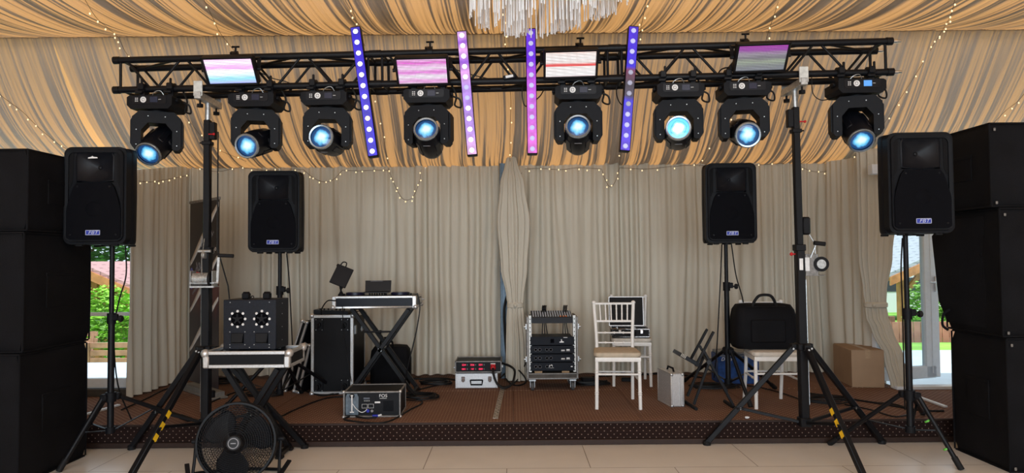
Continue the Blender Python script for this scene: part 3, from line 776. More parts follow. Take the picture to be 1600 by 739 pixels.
def pose_head(t, px, pan_yoke, aim, swing=0.0):
    """hang under the front bottom chord at photo column px; pan about z; aim = direction of the lens in world"""
    s_ = truss_s(px, -TS, 0); p = T(s_, -TS, 0.0); t.location = p; t.rotation_euler = (0, 0, math.atan2(E1.y, E1.x) + swing)
    base = Matrix.Translation(p) @ RZ(t.rotation_euler[2])
    for ch in [o for o in bpy.data.objects if o.parent == t]:
        if ch.name.startswith('yoke'): ch.rotation_euler = (0, 0, pan_yoke)
        if ch.name.startswith('head'):
            a = (base.to_3x3().inverted() @ Vector(aim)).normalized()
            q = a.to_track_quat('Z', 'Y'); ch.matrix_local = TR(0, 0, -.445) @ q.to_matrix().to_4x4()
HEADS = [  # column of the base, yoke pan, lens aim, label, lens, screen
    (247, R(24), (.02, -1, -.66), 'black moving head light with blue lens at the far left end of the truss', LENS, SCREEND, R(0)),
    (402, R(14), (-.10, -1, -.32), 'black moving head light under the leftmost bright light panel, blue lens turned left', LENS, SCREEND, 0),
    (513, R(10), (-.05, -1, .02), 'black moving head light with blue lens beside the leftmost light bar', LENS, SCREEND, 0),
    (670, R(-5), (-.02, -1, .28), 'black moving head light with its lens tipped up, under the pink light panel', LENS, SCREEND, 0),
    (902, R(0), (-.09, -1, .25), 'black moving head light with lens straight ahead, under the red light panel', LENS, SCREEND, 0),
    (1058, R(-6), (-.22, -1, .08), 'black moving head light shining brightest white, right of the rightmost light bar', LENSB, SCREEND, 0),
    (1160, R(-10), (-.14, -1, -.28), 'black moving head light left of the right crank stand, under the dim striped panel', LENS, SCREEND, 0),
    (1335, R(-14), (-.20, -1, -.75), 'black moving head light at the far right end of the truss with lit blue screen', LENS, SCREEN, 0)]
HOBJ = []
for (px, py_, aim, lab, ln, scn, sw) in HEADS:
    if px == 247: o = head_unit(LENS, SCREEND, lab); proto = o
    elif ln is LENSB: o = head_unit(LENSB, SCREEND, lab)
    elif scn is SCREEN: o = head_unit(LENS, SCREEN, lab)
    else: o = dup(proto, lab)
    o['group'] = 'moving head lights hung under the truss'
    pose_head(o, px, py_, aim, sw); HOBJ.append(o)

# ------------------------------------------------------------------ LED bars
def bar_mat(name, stops, st=1.0):
    m, nt, b = nodes(name); N, L = nt.nodes, nt.links
    tc = N.new('ShaderNodeTexCoord'); sp = N.new('ShaderNodeSeparateXYZ'); L.new(tc.outputs['Object'], sp.inputs[0])
    cr = N.new('ShaderNodeValToRGB'); e = cr.color_ramp.elements
    mr = N.new('ShaderNodeMapRange'); mr.inputs['From Min'].default_value = .5; mr.inputs['From Max'].default_value = -.5; L.new(sp.outputs['Z'], mr.inputs['Value']); L.new(mr.outputs[0], cr.inputs['Fac'])
    e[0].position = stops[0][0]; e[0].color = (*stops[0][1], 1); e[1].position = stops[-1][0]; e[1].color = (*stops[-1][1], 1)
    for p, c in stops[1:-1]: x = e.new(p); x.color = (*c, 1)
    nz = N.new('ShaderNodeTexNoise'); nz.inputs['Scale'].default_value = 14; L.new(tc.outputs['Object'], nz.inputs['Vector'])
    m2 = N.new('ShaderNodeMapRange'); m2.inputs['From Min'].default_value = .3; m2.inputs['From Max'].default_value = .7; m2.inputs['To Min'].default_value = st * .7; m2.inputs['To Max'].default_value = st * 1.25
    L.new(nz.outputs['Fac'], m2.inputs['Value']); L.new(m2.outputs[0], b.inputs['Emission Strength'])
    L.new(cr.outputs['Color'], b.inputs['Emission Color']); b.inputs['Base Color'].default_value = (.02, .02, .03, 1); b.inputs['Roughness'].default_value = .25
    return m
def led_bar(label, top, bot, Y, stops, lensm, st=1.0):
    a, b_ = P(*top, Y), P(*bot, Y - .02); c = (a + b_) / 2; z = (a - b_); L = z.length; z.normalize(); y = Vector((0, 1, 0)); y = (y - z * y.dot(z)).normalized(); x = y.cross(z)
    M = Matrix((x, y, z)).transposed().to_4x4(); M.translation = c
    t = thing('light_bar', label, 'light bar', group='LED light bars standing upright on the truss', M=M)
    m = MB(); m.box((0, .035, 0), (.080, .070, L), .006); m.box((0, .075, 0), (.05, .03, .16), .004)
    m.build('housing', BLKM, t)
    m = MB(); m.box((0, -.002, 0), (.070, .008, L - .02), .002); o = m.build('diffuser', bar_mat('diffuser ' + label[:22], stops, st), t)
    for i in range(12):
        zz = L / 2 - (i + .5) * L / 12
        m = MB(); m.lathe([(0, .010), (.010, .009), (.0175, .004), (.019, 0)], TR(0, -.006, zz) @ RX(PI / 2), 16)
        m.build('lens', lensm[i] if isinstance(lensm, list) else lensm, t)
    # clamp to the truss
    for dz in (.0,):
        m = MB(); m.box((0, .10, dz - .05), (.04, .05, .06), .004); m.lathe([(.027, -.02), (.038, -.02), (.038, .02), (.027, .02), (.027, -.02)], TR(0, .135, -.05) @ RY(PI / 2), 16); m.build('truss_clamp', BLKM, t)
    return t
LW = emit_mat('white led lens', (1.0, .98, .95), 2.2); LY = emit_mat('yellowish led lens', (1.0, .80, .45), 1.8); LG = emit_mat('pale violet led lens', (.55, .55, .85), .9); LGD = emit_mat('grey led lens', (.45, .45, .60), .7)
BL, VI, PK, LV = (.018, .0, .80), (.15, .015, .75), (.85, .13, .70), (.50, .26, .85)
led_bar('leaning blue LED light bar with white and yellowish lenses, leftmost of four', (554.5, 41), (583, 245), 5.36, [(0, (.06, .04, .70)), (.05, BL), (1, BL)], [LW] * 7 + [LW, LY, LW, LW, LW], .8)
led_bar('pale pink and lavender LED light bar right of the pink light panel', (721, 47.5), (738, 243), 5.34, [(0, LV), (.04, (.9, .5, .95)), (.10, (.35, .10, .75)), (.16, (.9, .45, .95)), (.26, (.30, .08, .70)), (.34, (.85, .40, .90)), (.45, LV), (.6, (.45, .22, .85)), (.8, LV), (1, (.95, .50, .85))], [LW] * 5 + [LG] * 2 + [LW] * 5, .95)
led_bar('violet to pink LED light bar behind the hanging white fringe', (829, 43.5), (832, 241), 5.32, [(0, (.16, .05, .80)), (.25, VI), (.40, (.55, .08, .80)), (.7, (.70, .10, .80)), (1, PK)], LG, .95)
led_bar('blue LED light bar with a dark reddish middle, rightmost of four', (990.5, 40), (976.5, 236.5), 5.28, [(0, (.08, .02, .80)), (.33, BL), (.36, (.20, .02, .10)), (.42, (.10, .02, .06)), (.46, (.03, .02, .04)), (.56, (.03, .02, .06)), (.60, BL), (1, (.10, .02, .85))], [LG] * 4 + [LGD] * 4 + [LG] * 4, .85)

# ------------------------------------------------------------------ LED strobe panels
def panel_mat(name, stops, gapdir=150.0, st=1.2, seed=0, dark=.25, cloud=.22):
    m, nt, b = nodes(name); N, L = nt.nodes, nt.links
    tc = N.new('ShaderNodeTexCoord'); sp = N.new('ShaderNodeSeparateXYZ'); L.new(tc.outputs['Object'], sp.inputs[0])
    mp = N.new('ShaderNodeMapping'); mp.inputs['Scale'].default_value = (5, 5, 34); mp.inputs['Location'].default_value = (seed, 0, seed); L.new(tc.outputs['Object'], mp.inputs['Vector'])
    nz = N.new('ShaderNodeTexNoise'); nz.inputs['Scale'].default_value = 1; nz.inputs['Detail'].default_value = 2; L.new(mp.outputs[0], nz.inputs['Vector'])
    mr = N.new('ShaderNodeMapRange'); mr.inputs['From Min'].default_value = .115; mr.inputs['From Max'].default_value = -.115; L.new(sp.outputs['Z'], mr.inputs['Value'])
    ad = N.new('ShaderNodeMath'); ad.operation = 'MULTIPLY_ADD'; ad.inputs[1].default_value = cloud; ad.inputs[2].default_value = -cloud / 2; L.new(nz.outputs['Fac'], ad.inputs[0])
    a2 = N.new('ShaderNodeMath'); a2.operation = 'ADD'; L.new(ad.outputs[0], a2.inputs[0]); L.new(mr.outputs[0], a2.inputs[1])
    cr = N.new('ShaderNodeValToRGB'); e = cr.color_ramp.elements; L.new(a2.outputs[0], cr.inputs['Fac'])
    e[0].position = stops[0][0]; e[0].color = (*stops[0][1], 1); e[1].position = stops[-1][0]; e[1].color = (*stops[-1][1], 1)
    for p, c in stops[1:-1]: x = e.new(p); x.color = (*c, 1)
    # rows and columns of diodes
    def wave(axis, f):
        mu = N.new('ShaderNodeMath'); mu.operation = 'MULTIPLY'; mu.inputs[1].default_value = f; L.new(sp.outputs[axis], mu.inputs[0])
        s_ = N.new('ShaderNodeMath'); s_.operation = 'SINE'; L.new(mu.outputs[0], s_.inputs[0])
        g = N.new('ShaderNodeMapRange'); g.inputs['From Min'].default_value = -.9; g.inputs['From Max'].default_value = -.1; g.inputs['To Min'].default_value = dark; L.new(s_.outputs[0], g.inputs['Value']); return g
    a = wave('Z', 2 * PI / .0125); c = wave('X', 2 * PI / .0105)
    mu = N.new('ShaderNodeMath'); mu.operation = 'MULTIPLY'; L.new(a.outputs[0], mu.inputs[0]); L.new(c.outputs[0], mu.inputs[1])
    m3_ = N.new('ShaderNodeMath'); m3_.operation = 'MULTIPLY'; m3_.inputs[1].default_value = st; L.new(mu.outputs[0], m3_.inputs[0])
    L.new(m3_.outputs[0], b.inputs['Emission Strength']); L.new(cr.outputs['Color'], b.inputs['Emission Color'])
    b.inputs['Base Color'].default_value = (.05, .05, .055, 1); b.inputs['Roughness'].default_value = .3
    return m
def strobe(label, corners, Y, stops, st, seed, tilt=R(38), dark=.25, h=.228, cloud=.22):
    (x0, y0), (x1, y1), (x2, y2), (x3, y3) = corners  # TL TR BR BL of the whole face
    top = (P(x0, y0, Y) + P(x1, y1, Y)) / 2; W = (P(x1, y1, Y) - P(x0, y0, Y)).length
    yaw = 0.0
    cen = top + Vector((0, math.sin(tilt), -math.cos(tilt))) * h / 2
    M = Matrix.Translation(cen) @ RY(-math.atan2(P(x1, y1, Y).z - P(x0, y0, Y).z, W)) @ RX(tilt)
    t = thing('strobe_light', label, 'light panel', group='LED strobe panels along the top of the truss', M=M)
    m = MB(); b = .016
    m.box((0, .03, 0), (W, .05, h), .008)
    for s_ in (-1, 1): m.box((s_ * (W / 2 - b / 2), -.003, 0), (b, .02, h), .003); m.box((0, -.003, s_ * (h / 2 - b / 2)), (W, .02, b), .003)
    for i in range(9): m.box((0, .062, -h * .4 + i * h * .1), (W * .8, .014, .006))
    m.build('housing', BLKM, t)
    m = MB(); m.box((0, .004, 0), (W - 2 * b - .002, .006, h - 2 * b - .002)); m.build('led_matrix', panel_mat('led matrix ' + label[:26], stops, st=st, seed=seed, dark=dark, cloud=cloud), t)
    m = MB()
    for s_ in (-1, 1): m.bar((s_ * (W / 2 + .008), .03, 0), (s_ * (W / 2 + .008), .11, .06), .006, .03, up=(1, 0, 0)); m.cyl((s_ * (W / 2 + .002), .03, 0), (s_ * (W / 2 + .028), .03, 0), .014)
    m.bar((-W / 2 - .01, .11, .06), (W / 2 + .01, .11, .06), .03, .006); m.build('bracket', BLKM, t)
    Ti = M.inverted(); s_ = truss_s((x0 + x1) / 2 + (14 if x0 < 1000 else -30)); q = Ti @ (T(s_, .0, 0))
    m = MB(); m.lathe([(.027, -.02), (.04, -.02), (.04, .02), (.027, .02), (.027, -.02)], TR(*q) @ RY(PI / 2), 16)
    up = (Ti.to_3x3() @ Vector((0, 0, 1))).normalized(); m.cyl(q + up * .03, q + up * .085, .008); m.bar(q + up * .085 + Vector((-.03, 0, 0)), q + up * .085 + Vector((.03, 0, 0)), .012, .012); m.bar(q + up * .035 + Vector((-.04, 0, 0)), q + up * .035 + Vector((.02, 0, 0)), .03, .02)
    m.build('truss_clamp', BLKM, t)
    return t
strobe('LED panel glowing pink above and white cyan below, at the left of the truss', ((313, 90), (395, 88), (406, 127), (324, 129)), 5.20,
       [(0, (.9, .35, .9)), (.2, (1, .80, 1)), (.38, (.85, .35, .85)), (.5, (1, 1, 1)), (.62, (.75, .95, 1)), (.75, (.25, .65, .85)), (1, (.45, .35, .90))], 2.2, 1.0)
strobe('LED panel with magenta and white clouds between the two left light bars', ((616, 90), (700, 88), (704, 128), (623, 130)), 5.18,
       [(0, (.95, .75, .95)), (.2, (.75, .10, .60)), (.38, (.95, .70, .95)), (.55, (.80, .20, .70)), (.7, (.95, .85, 1)), (.85, (.8, .3, .7)), (1, (.95, .8, .95))], 1.8, 3.7, dark=.15)
strobe('LED panel glowing red white with a red stripe, right of the violet bar', ((850, 79), (936, 76.5), (935, 116.5), (850, 119)), 5.15,
       [(0, (1, .25, .25)), (.12, (1, .80, .75)), (.30, (1, .92, .90)), (.46, (1, .75, .72)), (.50, (.85, .08, .08)), (.56, (.85, .08, .08)), (.60, (1, .9, .88)), (.9, (1, .95, .95)), (1, (.9, .15, .2))], 1.9, 6.1, dark=.12, cloud=.04)
strobe('dim LED panel with purple top and pale green stripes at the right of the truss', ((1153, 69), (1237, 66), (1230, 105), (1147, 108)), 5.10,
       [(0, (.75, .08, .75)), (.22, (.55, .06, .65)), (.38, (.55, .50, .60)), (.5, (.30, .28, .35)), (.62, (.55, .65, .50)), (.8, (.35, .38, .42)), (1, (.45, .50, .60))], 1.0, 9.3, dark=.1)
# small grey clamp light between the bars
p = P(796, 121, 5.35)
t = thing('clamp_box', 'small grey connector box lying on the lower truss tube at its middle', 'connector box', p)
m = MB(); m.box((0, 0, 0), (.10, .05, .035), .006, RY(R(-10))); m.build('body', BLKS, t); m = MB(); m.box((.0, -.027, .002), (.06, .004, .02), .001, RY(R(-10))); m.build('marking', WPRINT, t)

# ------------------------------------------------------------------ crank stands
def square_tube(m, p0, p1, w): m.bar(p0, p1, w, w, up=(0, 1, 0), bev=w * .12)
def crank_stand(label, px_top, px_bot, Ym, feet, zhub, winch_z, side, zlow=.20, tape=1):
    s_ = truss_s(px_top, -TS, .12); c = T(s_, -TS, TS / 2); ztop = c.z - CR - .075
    b = P(*px_bot, c.y - .02); X0 = b.x; Y0 = b.y
    top = Vector((c.x, c.y, ztop)); bot = Vector((X0, Y0, zlow))
    t = thing('crank_stand', label, 'crank stand', (X0, Y0, 0)); O = Vector((X0, Y0, 0))
    def q(v): return Vector(v) - O
    ax = (top - bot).normalized()
    def A(z): return bot + ax * ((z - zlow) / ax.z)
    # U bracket cross beam under both lower chords
    y0, y1 = c.y - TS / 2 - .07, c.y + TS / 2 + .09
    m = MB(); m.box(q((c.x, (y0 + y1) / 2, ztop + .03)), (.055, y1 - y0, .055), .004)
    o = m.build('cross_beam', STEEL, t)
    m = MB(); m.box(q((c.x, y0 + .012, ztop + .085)), (.070, .012, .12), .003); m2 = MB(); m2.box(q((c.x, y1 - .02, ztop + .08)), (.055, .012, .10), .003); m2.build('upright_plate', STEEL, o); m.build('upright_plate', mat('pale zinc plate', (.62, .63, .60), .5, metal=.2, var=.2), o)
    for yy in (y0 + .05, y1 - .05):
        m = MB(); m.cyl(q((c.x, yy, ztop)), q((c.x, yy, ztop - .03)), .008); m.cyl(q((c.x, yy, ztop - .03)), q((c.x, yy, ztop - .055)), .026, n=6); m.build('wing_knob', BLK, o)
    m = MB(); m.cyl(q(A(ztop - .20)), q(A(ztop + .005)), .022, n=18); m.build('spigot', STEEL, t)
    m = MB(); square_tube(m, q(A(winch_z + .10)), q(A(ztop - .13)), .052); m.build('inner_mast', BLKM, t)
    m = MB(); square_tube(m, q(A(zlow + .02)), q(A(winch_z + .18)), .066)
    m.box(q(A(winch_z + .17)), (.078, .078, .05), .004); m.box(q(A(zlow + .02)), (.085, .085, .07), .006); m.build('outer_mast', BLKM, t)
    m = MB(); zt = ztop - .22
    m.box(q(A(zt) + Vector((-.045 * side, 0, 0))), (.045, .05, .14), .004); m.cyl(q(A(zt - .10) + Vector((-.055, -.02, 0))), q(A(zt - .10) + Vector((.055, -.02, 0))), .006); m.box(q(A(zt - .10)), (.075, .07, .03), .004); m.build('top_pulley', BLKM, t)
    m = MB(); m.cyl(q(A(zt - .03) + Vector((.02, -.03, 0))), q(A(zt - .03) + Vector((.06, -.03, 0))), .005); m.ball(q(A(zt - .03) + Vector((.062, -.03, 0))), .011); o = m.build('locking_pin', RED, t)
    # hub collar with leg lugs
    m = MB(); m.box(q(A(zhub)), (.098, .098, .055), .008)
    for f in feet:
        d = (Vector(f) - A(zhub)); d.z = 0; d.normalize(); m.box(q(A(zhub) + d * .06), (.05, .05, .045), .005)
    m.build('hub', BLKM, t)
    for i, f in enumerate(feet):
        f = Vector(f); d = f - A(zhub); dd = d.copy(); dd.z = 0; dd.normalize(); a = A(zhub) + dd * .06
        m = MB(); m.bar(q(a), q(f + Vector((0, 0, .02))), .040, .040, up=(0, 0, 1), bev=.004)
        lg = m.build('leg', BLKM, t)
        m = MB(); m.cyl(q(f), q(f + Vector((0, 0, .03))), .03, n=16); m.build('rubber_foot', RUB, lg)
        mid = a.lerp(f, .62); m = MB(); m.bar(q(A(zlow + .02) + dd * .04), q(mid), .022, .022, bev=.002); m.cyl(q(mid + Vector((-.03, -.025, 0))), q(mid + Vector((.03, -.025, 0))), .007); m.build('brace', BLKM, t)
        m = MB()
        for (u, wv) in ((.62, .024), (.02, .024)): m.cyl(q(a.lerp(f, u) + Vector((0, -.024, 0))), q(a.lerp(f, u) + Vector((0, -.030, 0))), .008, n=8)
        m.build('bolt', STEEL, lg)
        if i == tape:
            for k in range(3):
                u0 = .50 + k * .085; m = MB(); m.bar(q(a.lerp(f, u0)), q(a.lerp(f, u0 + .045)), .0415, .0415, up=(0, 0, 1)); o = m.build('tape_band', YEL, lg); tag(o, 'yellow tape band')
    return t, A, q, O
feetR = [G(1097, 688, 0), Vector((2.36, 4.72, 0)), G(1372, 690, 0)]
for f in feetR:
    if f.y > SY - .05: f.y = SY - .05
st, A, q, O = crank_stand('right black crank stand carrying the truss, winch on its right side', 1241, (1257, 664), 5.39, feetR, .80, 1.40, 1)
# winch (right stand): drum seen from the side, right of the mast
def winch_right(t, A, q, z):
    c = A(z) + Vector((.085, -.01, 0))
    m = MB(); m.box(q(c + Vector((.005, -.0, -.005))), (.10, .006, .17), .002); m.box(q(c + Vector((.005, .07, -.005))), (.10, .006, .17), .002); m.box(q(c + Vector((.03, .035, -.088))), (.16, .076, .008), .002); o = m.build('winch_frame', ALUD, t)
    m = MB(); m.cyl(q(c + Vector((.075, -.02, 0))), q(c + Vector((.075, .09, 0))), .028, n=20); m.cyl(q(c + Vector((.075, -.018, 0))), q(c + Vector((.075, -.006, 0))), .058, n=28); m.cyl(q(c + Vector((.075, .075, 0))), q(c + Vector((.075, .087, 0))), .058, n=28); m.build('winch_drum', BLKM, o)
    m = MB(); m.cyl(q(c + Vector((.07, -.028, 0))), q(c + Vector((.07, -.018, 0))), .036, n=20); m.build('gear', STEEL, o)
    m = MB(); m.bar(q(c + Vector((-.02, -.035, .05))), q(c + Vector((.03, -.04, .17))), .012, .006); o2 = m.build('crank_arm', STEEL, o)
    m = MB(); m.cyl(q(c + Vector((.0, -.06, .165))), q(c + Vector((.085, -.06, .155))), .017, n=14); m.build('crank_handle', RUB, o)
    m = MB(); m.tube([q(c + Vector((.05, .03, .02))), q(c + Vector((.04, .02, .16))), q(A(z + .30) + Vector((.05, .01, 0)))], .003, 5); m.build('cable', STEEL, o)
    m = MB(); m.box(q(c + Vector((-.035, -.006, .0))), (.04, .002, .105)); m.build('sticker', WPRINT, o)
    m = MB(); m.box(q(A(z + .30) + Vector((.055, -.0, 0))), (.065, .05, .14), .012); m.build('lower_pulley', BLKM, t)
    m = MB(); m.box(q(A(z) + Vector((-.002, -.0345, .0))), (.028, .002, .09)); m.build('label_plate', WPRINT, t)
    m = MB(); m.cyl(q(A(z + .08) + Vector((-.03, 0, 0))), q(A(z + .08) + Vector((-.06, 0, 0))), .006); m.ball(q(A(z + .08) + Vector((-.062, 0, 0))), .014); m.build('locking_pin', RED, t)
    m = MB(); m.tube([q(A(zz) + Vector((.045, .0, 0))) for zz in (1.32, .9, .35)], .003, 5); m.build('lift_cable', STEEL, t)
winch_right(st, A, q, 1.44)
feetL = [G(226, 692, 0), Vector((-2.62, 4.75, 0)), G(486, 691, 0)]
for f in feetL:
    if f.y > SY - .05: f.y = SY - .05
st, A, q, O = crank_stand('left black crank stand carrying the truss, winch drum facing forward', 325, (322, 660), 5.5, feetL, .80, 1.42, -1)
def winch_front(t, A, q, z):
    c = A(z) + Vector((.02, -.10, 0))
    m = MB()
    for sx in (-.085, .085): m.box(q(c + Vector((sx, 0, 0))), (.006, .10, .13), .002)
    m.box(q(c + Vector((0, .04, -.062))), (.18, .09, .006), .002); m.bar(q(c + Vector((-.09, -.045, -.06))), q(c + Vector((.10, -.045, -.06))), .012, .012); m.bar(q(c + Vector((-.09, -.045, -.03))), q(c + Vector((.10, -.045, -.03))), .008, .008); o = m.build('winch_frame', STEEL, t)
    m = MB(); m.cyl(q(c + Vector((-.075, -.01, .0))), q(c + Vector((.055, -.01, .0))), .048, n=24)
    for i in range(14): m.lathe([(.048, -.003), (.051, 0), (.048, .003)], TR(*q(c + Vector((-.07 + i * .009, -.01, 0)))) @ RY(PI / 2), 24)
    m.build('winch_drum', STEEL, o)
    m = MB(); m.cyl(q(c + Vector((.058, -.01, .0))), q(c + Vector((.072, -.01, .0))), .068, n=28); m.build('gear', BLKM, o)
    m = MB(); m.cyl(q(c + Vector((.072, -.02, -.03))), q(c + Vector((.125, -.02, -.03))), .008); m.bar(q(c + Vector((.115, -.02, -.03))), q(c + Vector((.125, -.02, .19))), .018, .006, up=(0, 1, 0)); m.build('crank_arm', STEEL, o)
    m = MB(); m.cyl(q(c + Vector((.12, -.02, .185))), q(c + Vector((.24, -.02, .18))), .015, n=14); m.build('crank_handle', RUB, o)
    m = MB(); m.tube([q(c + Vector((.01, -.055, .0))), q(c + Vector((-.005, -.03, .15))), q(A(z + .32) + Vector((0, -.05, 0)))], .003, 5); m.build('cable', STEEL, o)
    m = MB(); m.cyl(q(A(z + .22) + Vector((-.05, -.045, 0))), q(A(z + .22) + Vector((.05, -.045, 0))), .012, n=12); m.cyl(q(A(z + .22) + Vector((-.012, -.05, -.03))), q(A(z + .22) + Vector((.012, -.05, -.03))), .03, n=16); m.build('lower_pulley', STEEL, t)
    m = MB(); m.cyl(q(A(z + .04) + Vector((-.03, 0, 0))), q(A(z + .04) + Vector((-.09, -.01, .01))), .006); m.ball(q(A(z + .04) + Vector((-.095, -.01, .01))), .012); m.build('locking_pin', RED, t)
    m = MB(); m.tube([q(A(zz) + Vector((-.045, .0, 0))) for zz in (1.7, 1.3, .85, .3)], .003, 5); m.build('lift_cable', STEEL, t)
winch_front(st, A, q, 1.36)
m = MB(); m.tube([q(A(zz) + Vector((.075, .02, 0))) for zz in (2.55, 2.1, 1.6)] + [q(A(1.3) + Vector((.17, 0, 0))), q(A(.95) + Vector((.20, .02, 0)))], .006, 6); m.build('hanging_lead', CABLE, st)
# ================================================================== LOUDSPEAKERS
def rrect(w, d, r, n=4, cx=0, cy=0):
    out = []
    for (sx, sy, a0) in ((1, 1, 0), (-1, 1, 90), (-1, -1, 180), (1, -1, 270)):
        for k in range(n + 1):
            a = R(a0 + 90 * k / n); out.append((cx + sx * (w / 2 - r) + r * math.cos(a), cy + sy * (d / 2 - r) + r * math.sin(a)))
    return out
def speaker_unit(label, sticker=False):
    """moulded two way cabinet; origin centre of its underside, front towards -Y"""
    t = thing('loudspeaker', label, 'loudspeaker')
    W, H, D = .452, .72, .38
    m = MB(); rings = []
    # cabinet: horizontal slices in z, plan tapers to the back, front face edge bulges slightly
    for z, s_, dy in ((0.0, .955, 0), (.012, .985, 0), (.03, 1, 0), (H * .5, 1.015, 0), (H - .05, 1, 0), (H - .02, .975, .004), (H - .004, .93, .010), (H, .86, .02)):
        hw, hb, f, bk = W / 2 * s_, W / 2 * .56 * s_, -D / 2 + .082 + dy, D / 2 - dy
        pl = [(-hw + .008, f), (-hw, f + .01), (-hw, f + .08), (-hb, bk - .05), (-hb + .02, bk - .01), (-hb + .05, bk), (hb - .05, bk), (hb - .02, bk - .01), (hb, bk - .05), (hw, f + .08), (hw, f + .01), (hw - .008, f)]
        rings.append([(x, y, z) for x, y in pl])
    m.loft(rings); m.build('cabinet', BLK, t, sharp=42)
    yf = -D / 2 + .012
    ol = rrect(W, H, .055, 6, 0, H / 2); hz0, hz1 = .475, .672
    m = MB()
    up = [p for p in ol if p[1] > .5]; lo = [p for p in ol if p[1] < .2]
    m.prism(up[:] + [(-W / 2, hz1 + .002), (W / 2, hz1 + .002)] if False else [(W / 2, hz1 + .001)] + [p for p in up if p[1] > hz1 + .002] + [(-W / 2, hz1 + .001)], yf, yf + .075)
    m.prism([(-W / 2, hz0 - .018)] + [p for p in lo] + [(W / 2, hz0 - .018)], yf, yf + .075)
    for s_ in (-1, 1): m.prism([(s_ * .134, hz0 - .02), (s_ * W / 2, hz0 - .02), (s_ * W / 2, hz1 + .003), (s_ * .134, hz1 + .003)], yf, yf + .075)
    m.build('front_baffle', BLK, t, sharp=30)
    # front baffle rim
    m = MB(); o_ = rrect(W - .03, H - .035, .05, 5, 0, H / 2); i_ = rrect(W - .075, H - .085, .04, 5, 0, H / 2); n = len(o_)
    v = [(x, yf - .002, z) for x, z in o_] + [(x, yf - .016, z) for x, z in [(a[0] * .99, H / 2 + (a[1] - H / 2) * .99) for a in o_]] + [(x, yf - .012, z) for x, z in i_] + [(x, yf + .001, z) for x, z in i_]
    f = []
    for k in range(3):
        for i in range(n): f.append((k * n + i, k * n + (i + 1) % n, (k + 1) * n + (i + 1) % n, (k + 1) * n + i))
    m.add(v, f); m.build('front_rim', BLK, t)
    # horn: flared recess in the upper third
    hc = (hz0 + hz1) / 2
    m = MB()
    mouth = [(-.128, hz0), (.0, hz0 - .018), (.128, hz0), (.131, hz1 - .03), (.120, hz1), (0, hz1 + .004), (-.120, hz1), (-.131, hz1 - .03)]
    thr = [(.018 * math.cos(R(a)), hc + .018 * math.sin(R(a))) for a in (225, 270, 315, 0, 45, 90, 135, 180)]
    R0 = [(x * 1.06, yf - .003, hc + (z - hc) * 1.06) for x, z in mouth]; R1 = [(x * 1.01, yf - .008, hc + (z - hc) * 1.01) for x, z in mouth]; R2 = [(x * .97, yf + .004, hc + (z - hc) * .97) for x, z in mouth]
    R3 = [(a[0] * .45 + b[0] * .55, yf + .036, a[1] * .45 + b[1] * .55) for a, b in zip(mouth, thr)]; R4 = [(b[0], yf + .066, b[1]) for b in thr]
    m.loft([R0, R1, R2, R3, R4], caps=False); m.add([R4[k] for k in range(8)], [tuple(range(8))])
    m.open = True
    m.build('horn', HORN, t, sharp=65)
    m = MB(); m.ball((0, yf + .062, hc), .014, sc=(1, .4, 1)); m.build('horn_throat', BLKM, t)
    for s_ in (-1, 1):   # tall port slots beside the horn
        m = MB(); m.prism([(s_ * .155, hz1 + .005), (s_ * .188, hz1 + .0), (s_ * .192, hz0 - .045), (s_ * .180, hz0 - .06), (s_ * .160, hz0 - .01)], yf - .0035, yf + .006)
        m.build('port', mat('port opening', (.002, .002, .003), .9), t)
    # waisted grille under the horn
    m = MB(); L_ = []
    for k in range(17):
        a = k / 16; z = .445 - .395 * a; w_ = .130 + .065 * min(1, (a * 2.1)) ** .7; L_.append((w_, z))
    L_[0] = (.122, .452); poly = [(x, z) for x, z in L_] + [(.17, .036), (-.17, .036)] + [(-x, z) for x, z in reversed(L_)]
    m.prism(poly, yf - .022, yf - .004); m.build('grille', GRILLE, t, sharp=30)
    m = MB(); m.lathe([(.0, .0035), (.05, .003), (.055, 0)], TR(0, yf - .022, .26) @ RX(PI / 2), 28); m.build('woofer_dome', GRILLE, t)
    m = MB()
    for x, z in ((-.115, .425), (.115, .425), (-.165, .07), (.165, .07)): m.lathe([(0, .003), (.006, .003), (.008, 0)], TR(x, yf - .022, z) @ RX(PI / 2), 10)
    m.build('grille_screws', BLKM, t)
    # badge
    m = MB(); m.box((0, yf - .0235, .086), (.104, .003, .036), .001); bd = m.build('badge', BPRINT, t)
    m = MB(); bw = .003
    for z in (.1025, .0695): m.box((0, yf - .0255, z), (.104, .002, bw))
    for x in (-.0505, .0505): m.box((x, yf - .0255, .086), (.003, .002, .036))
    m.build('badge_border', mat('silver print', (.55, .58, .75), .4), bd)
    text('FBT', .034, mat('silver print', (.55, .58, .75), .4), bd, FRONT(.002, yf - .0265, .086) @ Matrix.Diagonal((1.25, 1, 1, 1)), shear=.25)
    # moulded handles and stacking lugs on both sides, feet
    for s_ in (-1, 1):
        m = MB()
        for z in (.10, .20, .55, .63): m.box((s_ * (W / 2 - .052), -.01, z), (.05, .08, .055), .012)
        m.build('side_lug', BLK, t)
        m = MB(); m.tube(spline([(s_ * (W / 2 - .05), .0, .34), (s_ * (W / 2 - .02), -.02, .355), (s_ * (W / 2 - .02), -.02, .42), (s_ * (W / 2 - .05), .0, .435)], 5), .011, 8); m.build('handle', RUB, t)
        for y in (-.14, .10):
            m = MB(); m.box((s_ * .13, y, -.006), (.05, .03, .016), .004); m.build('foot', RUB, t)
    m = MB(); m.cyl((0, 0, -.012), (0, 0, .0), .045, n=24); m.build('pole_socket', BLKM, t)
    if sticker:
        m = MB(); m.prism([(-.045, .64), (-.02, .645), (-.015, .652), (-.008, .645), (.02, .642), (.024, .634), (-.045, .632)], yf - .0152, yf - .0143, ); m.build('sticker', WPRINT, t)
    return t
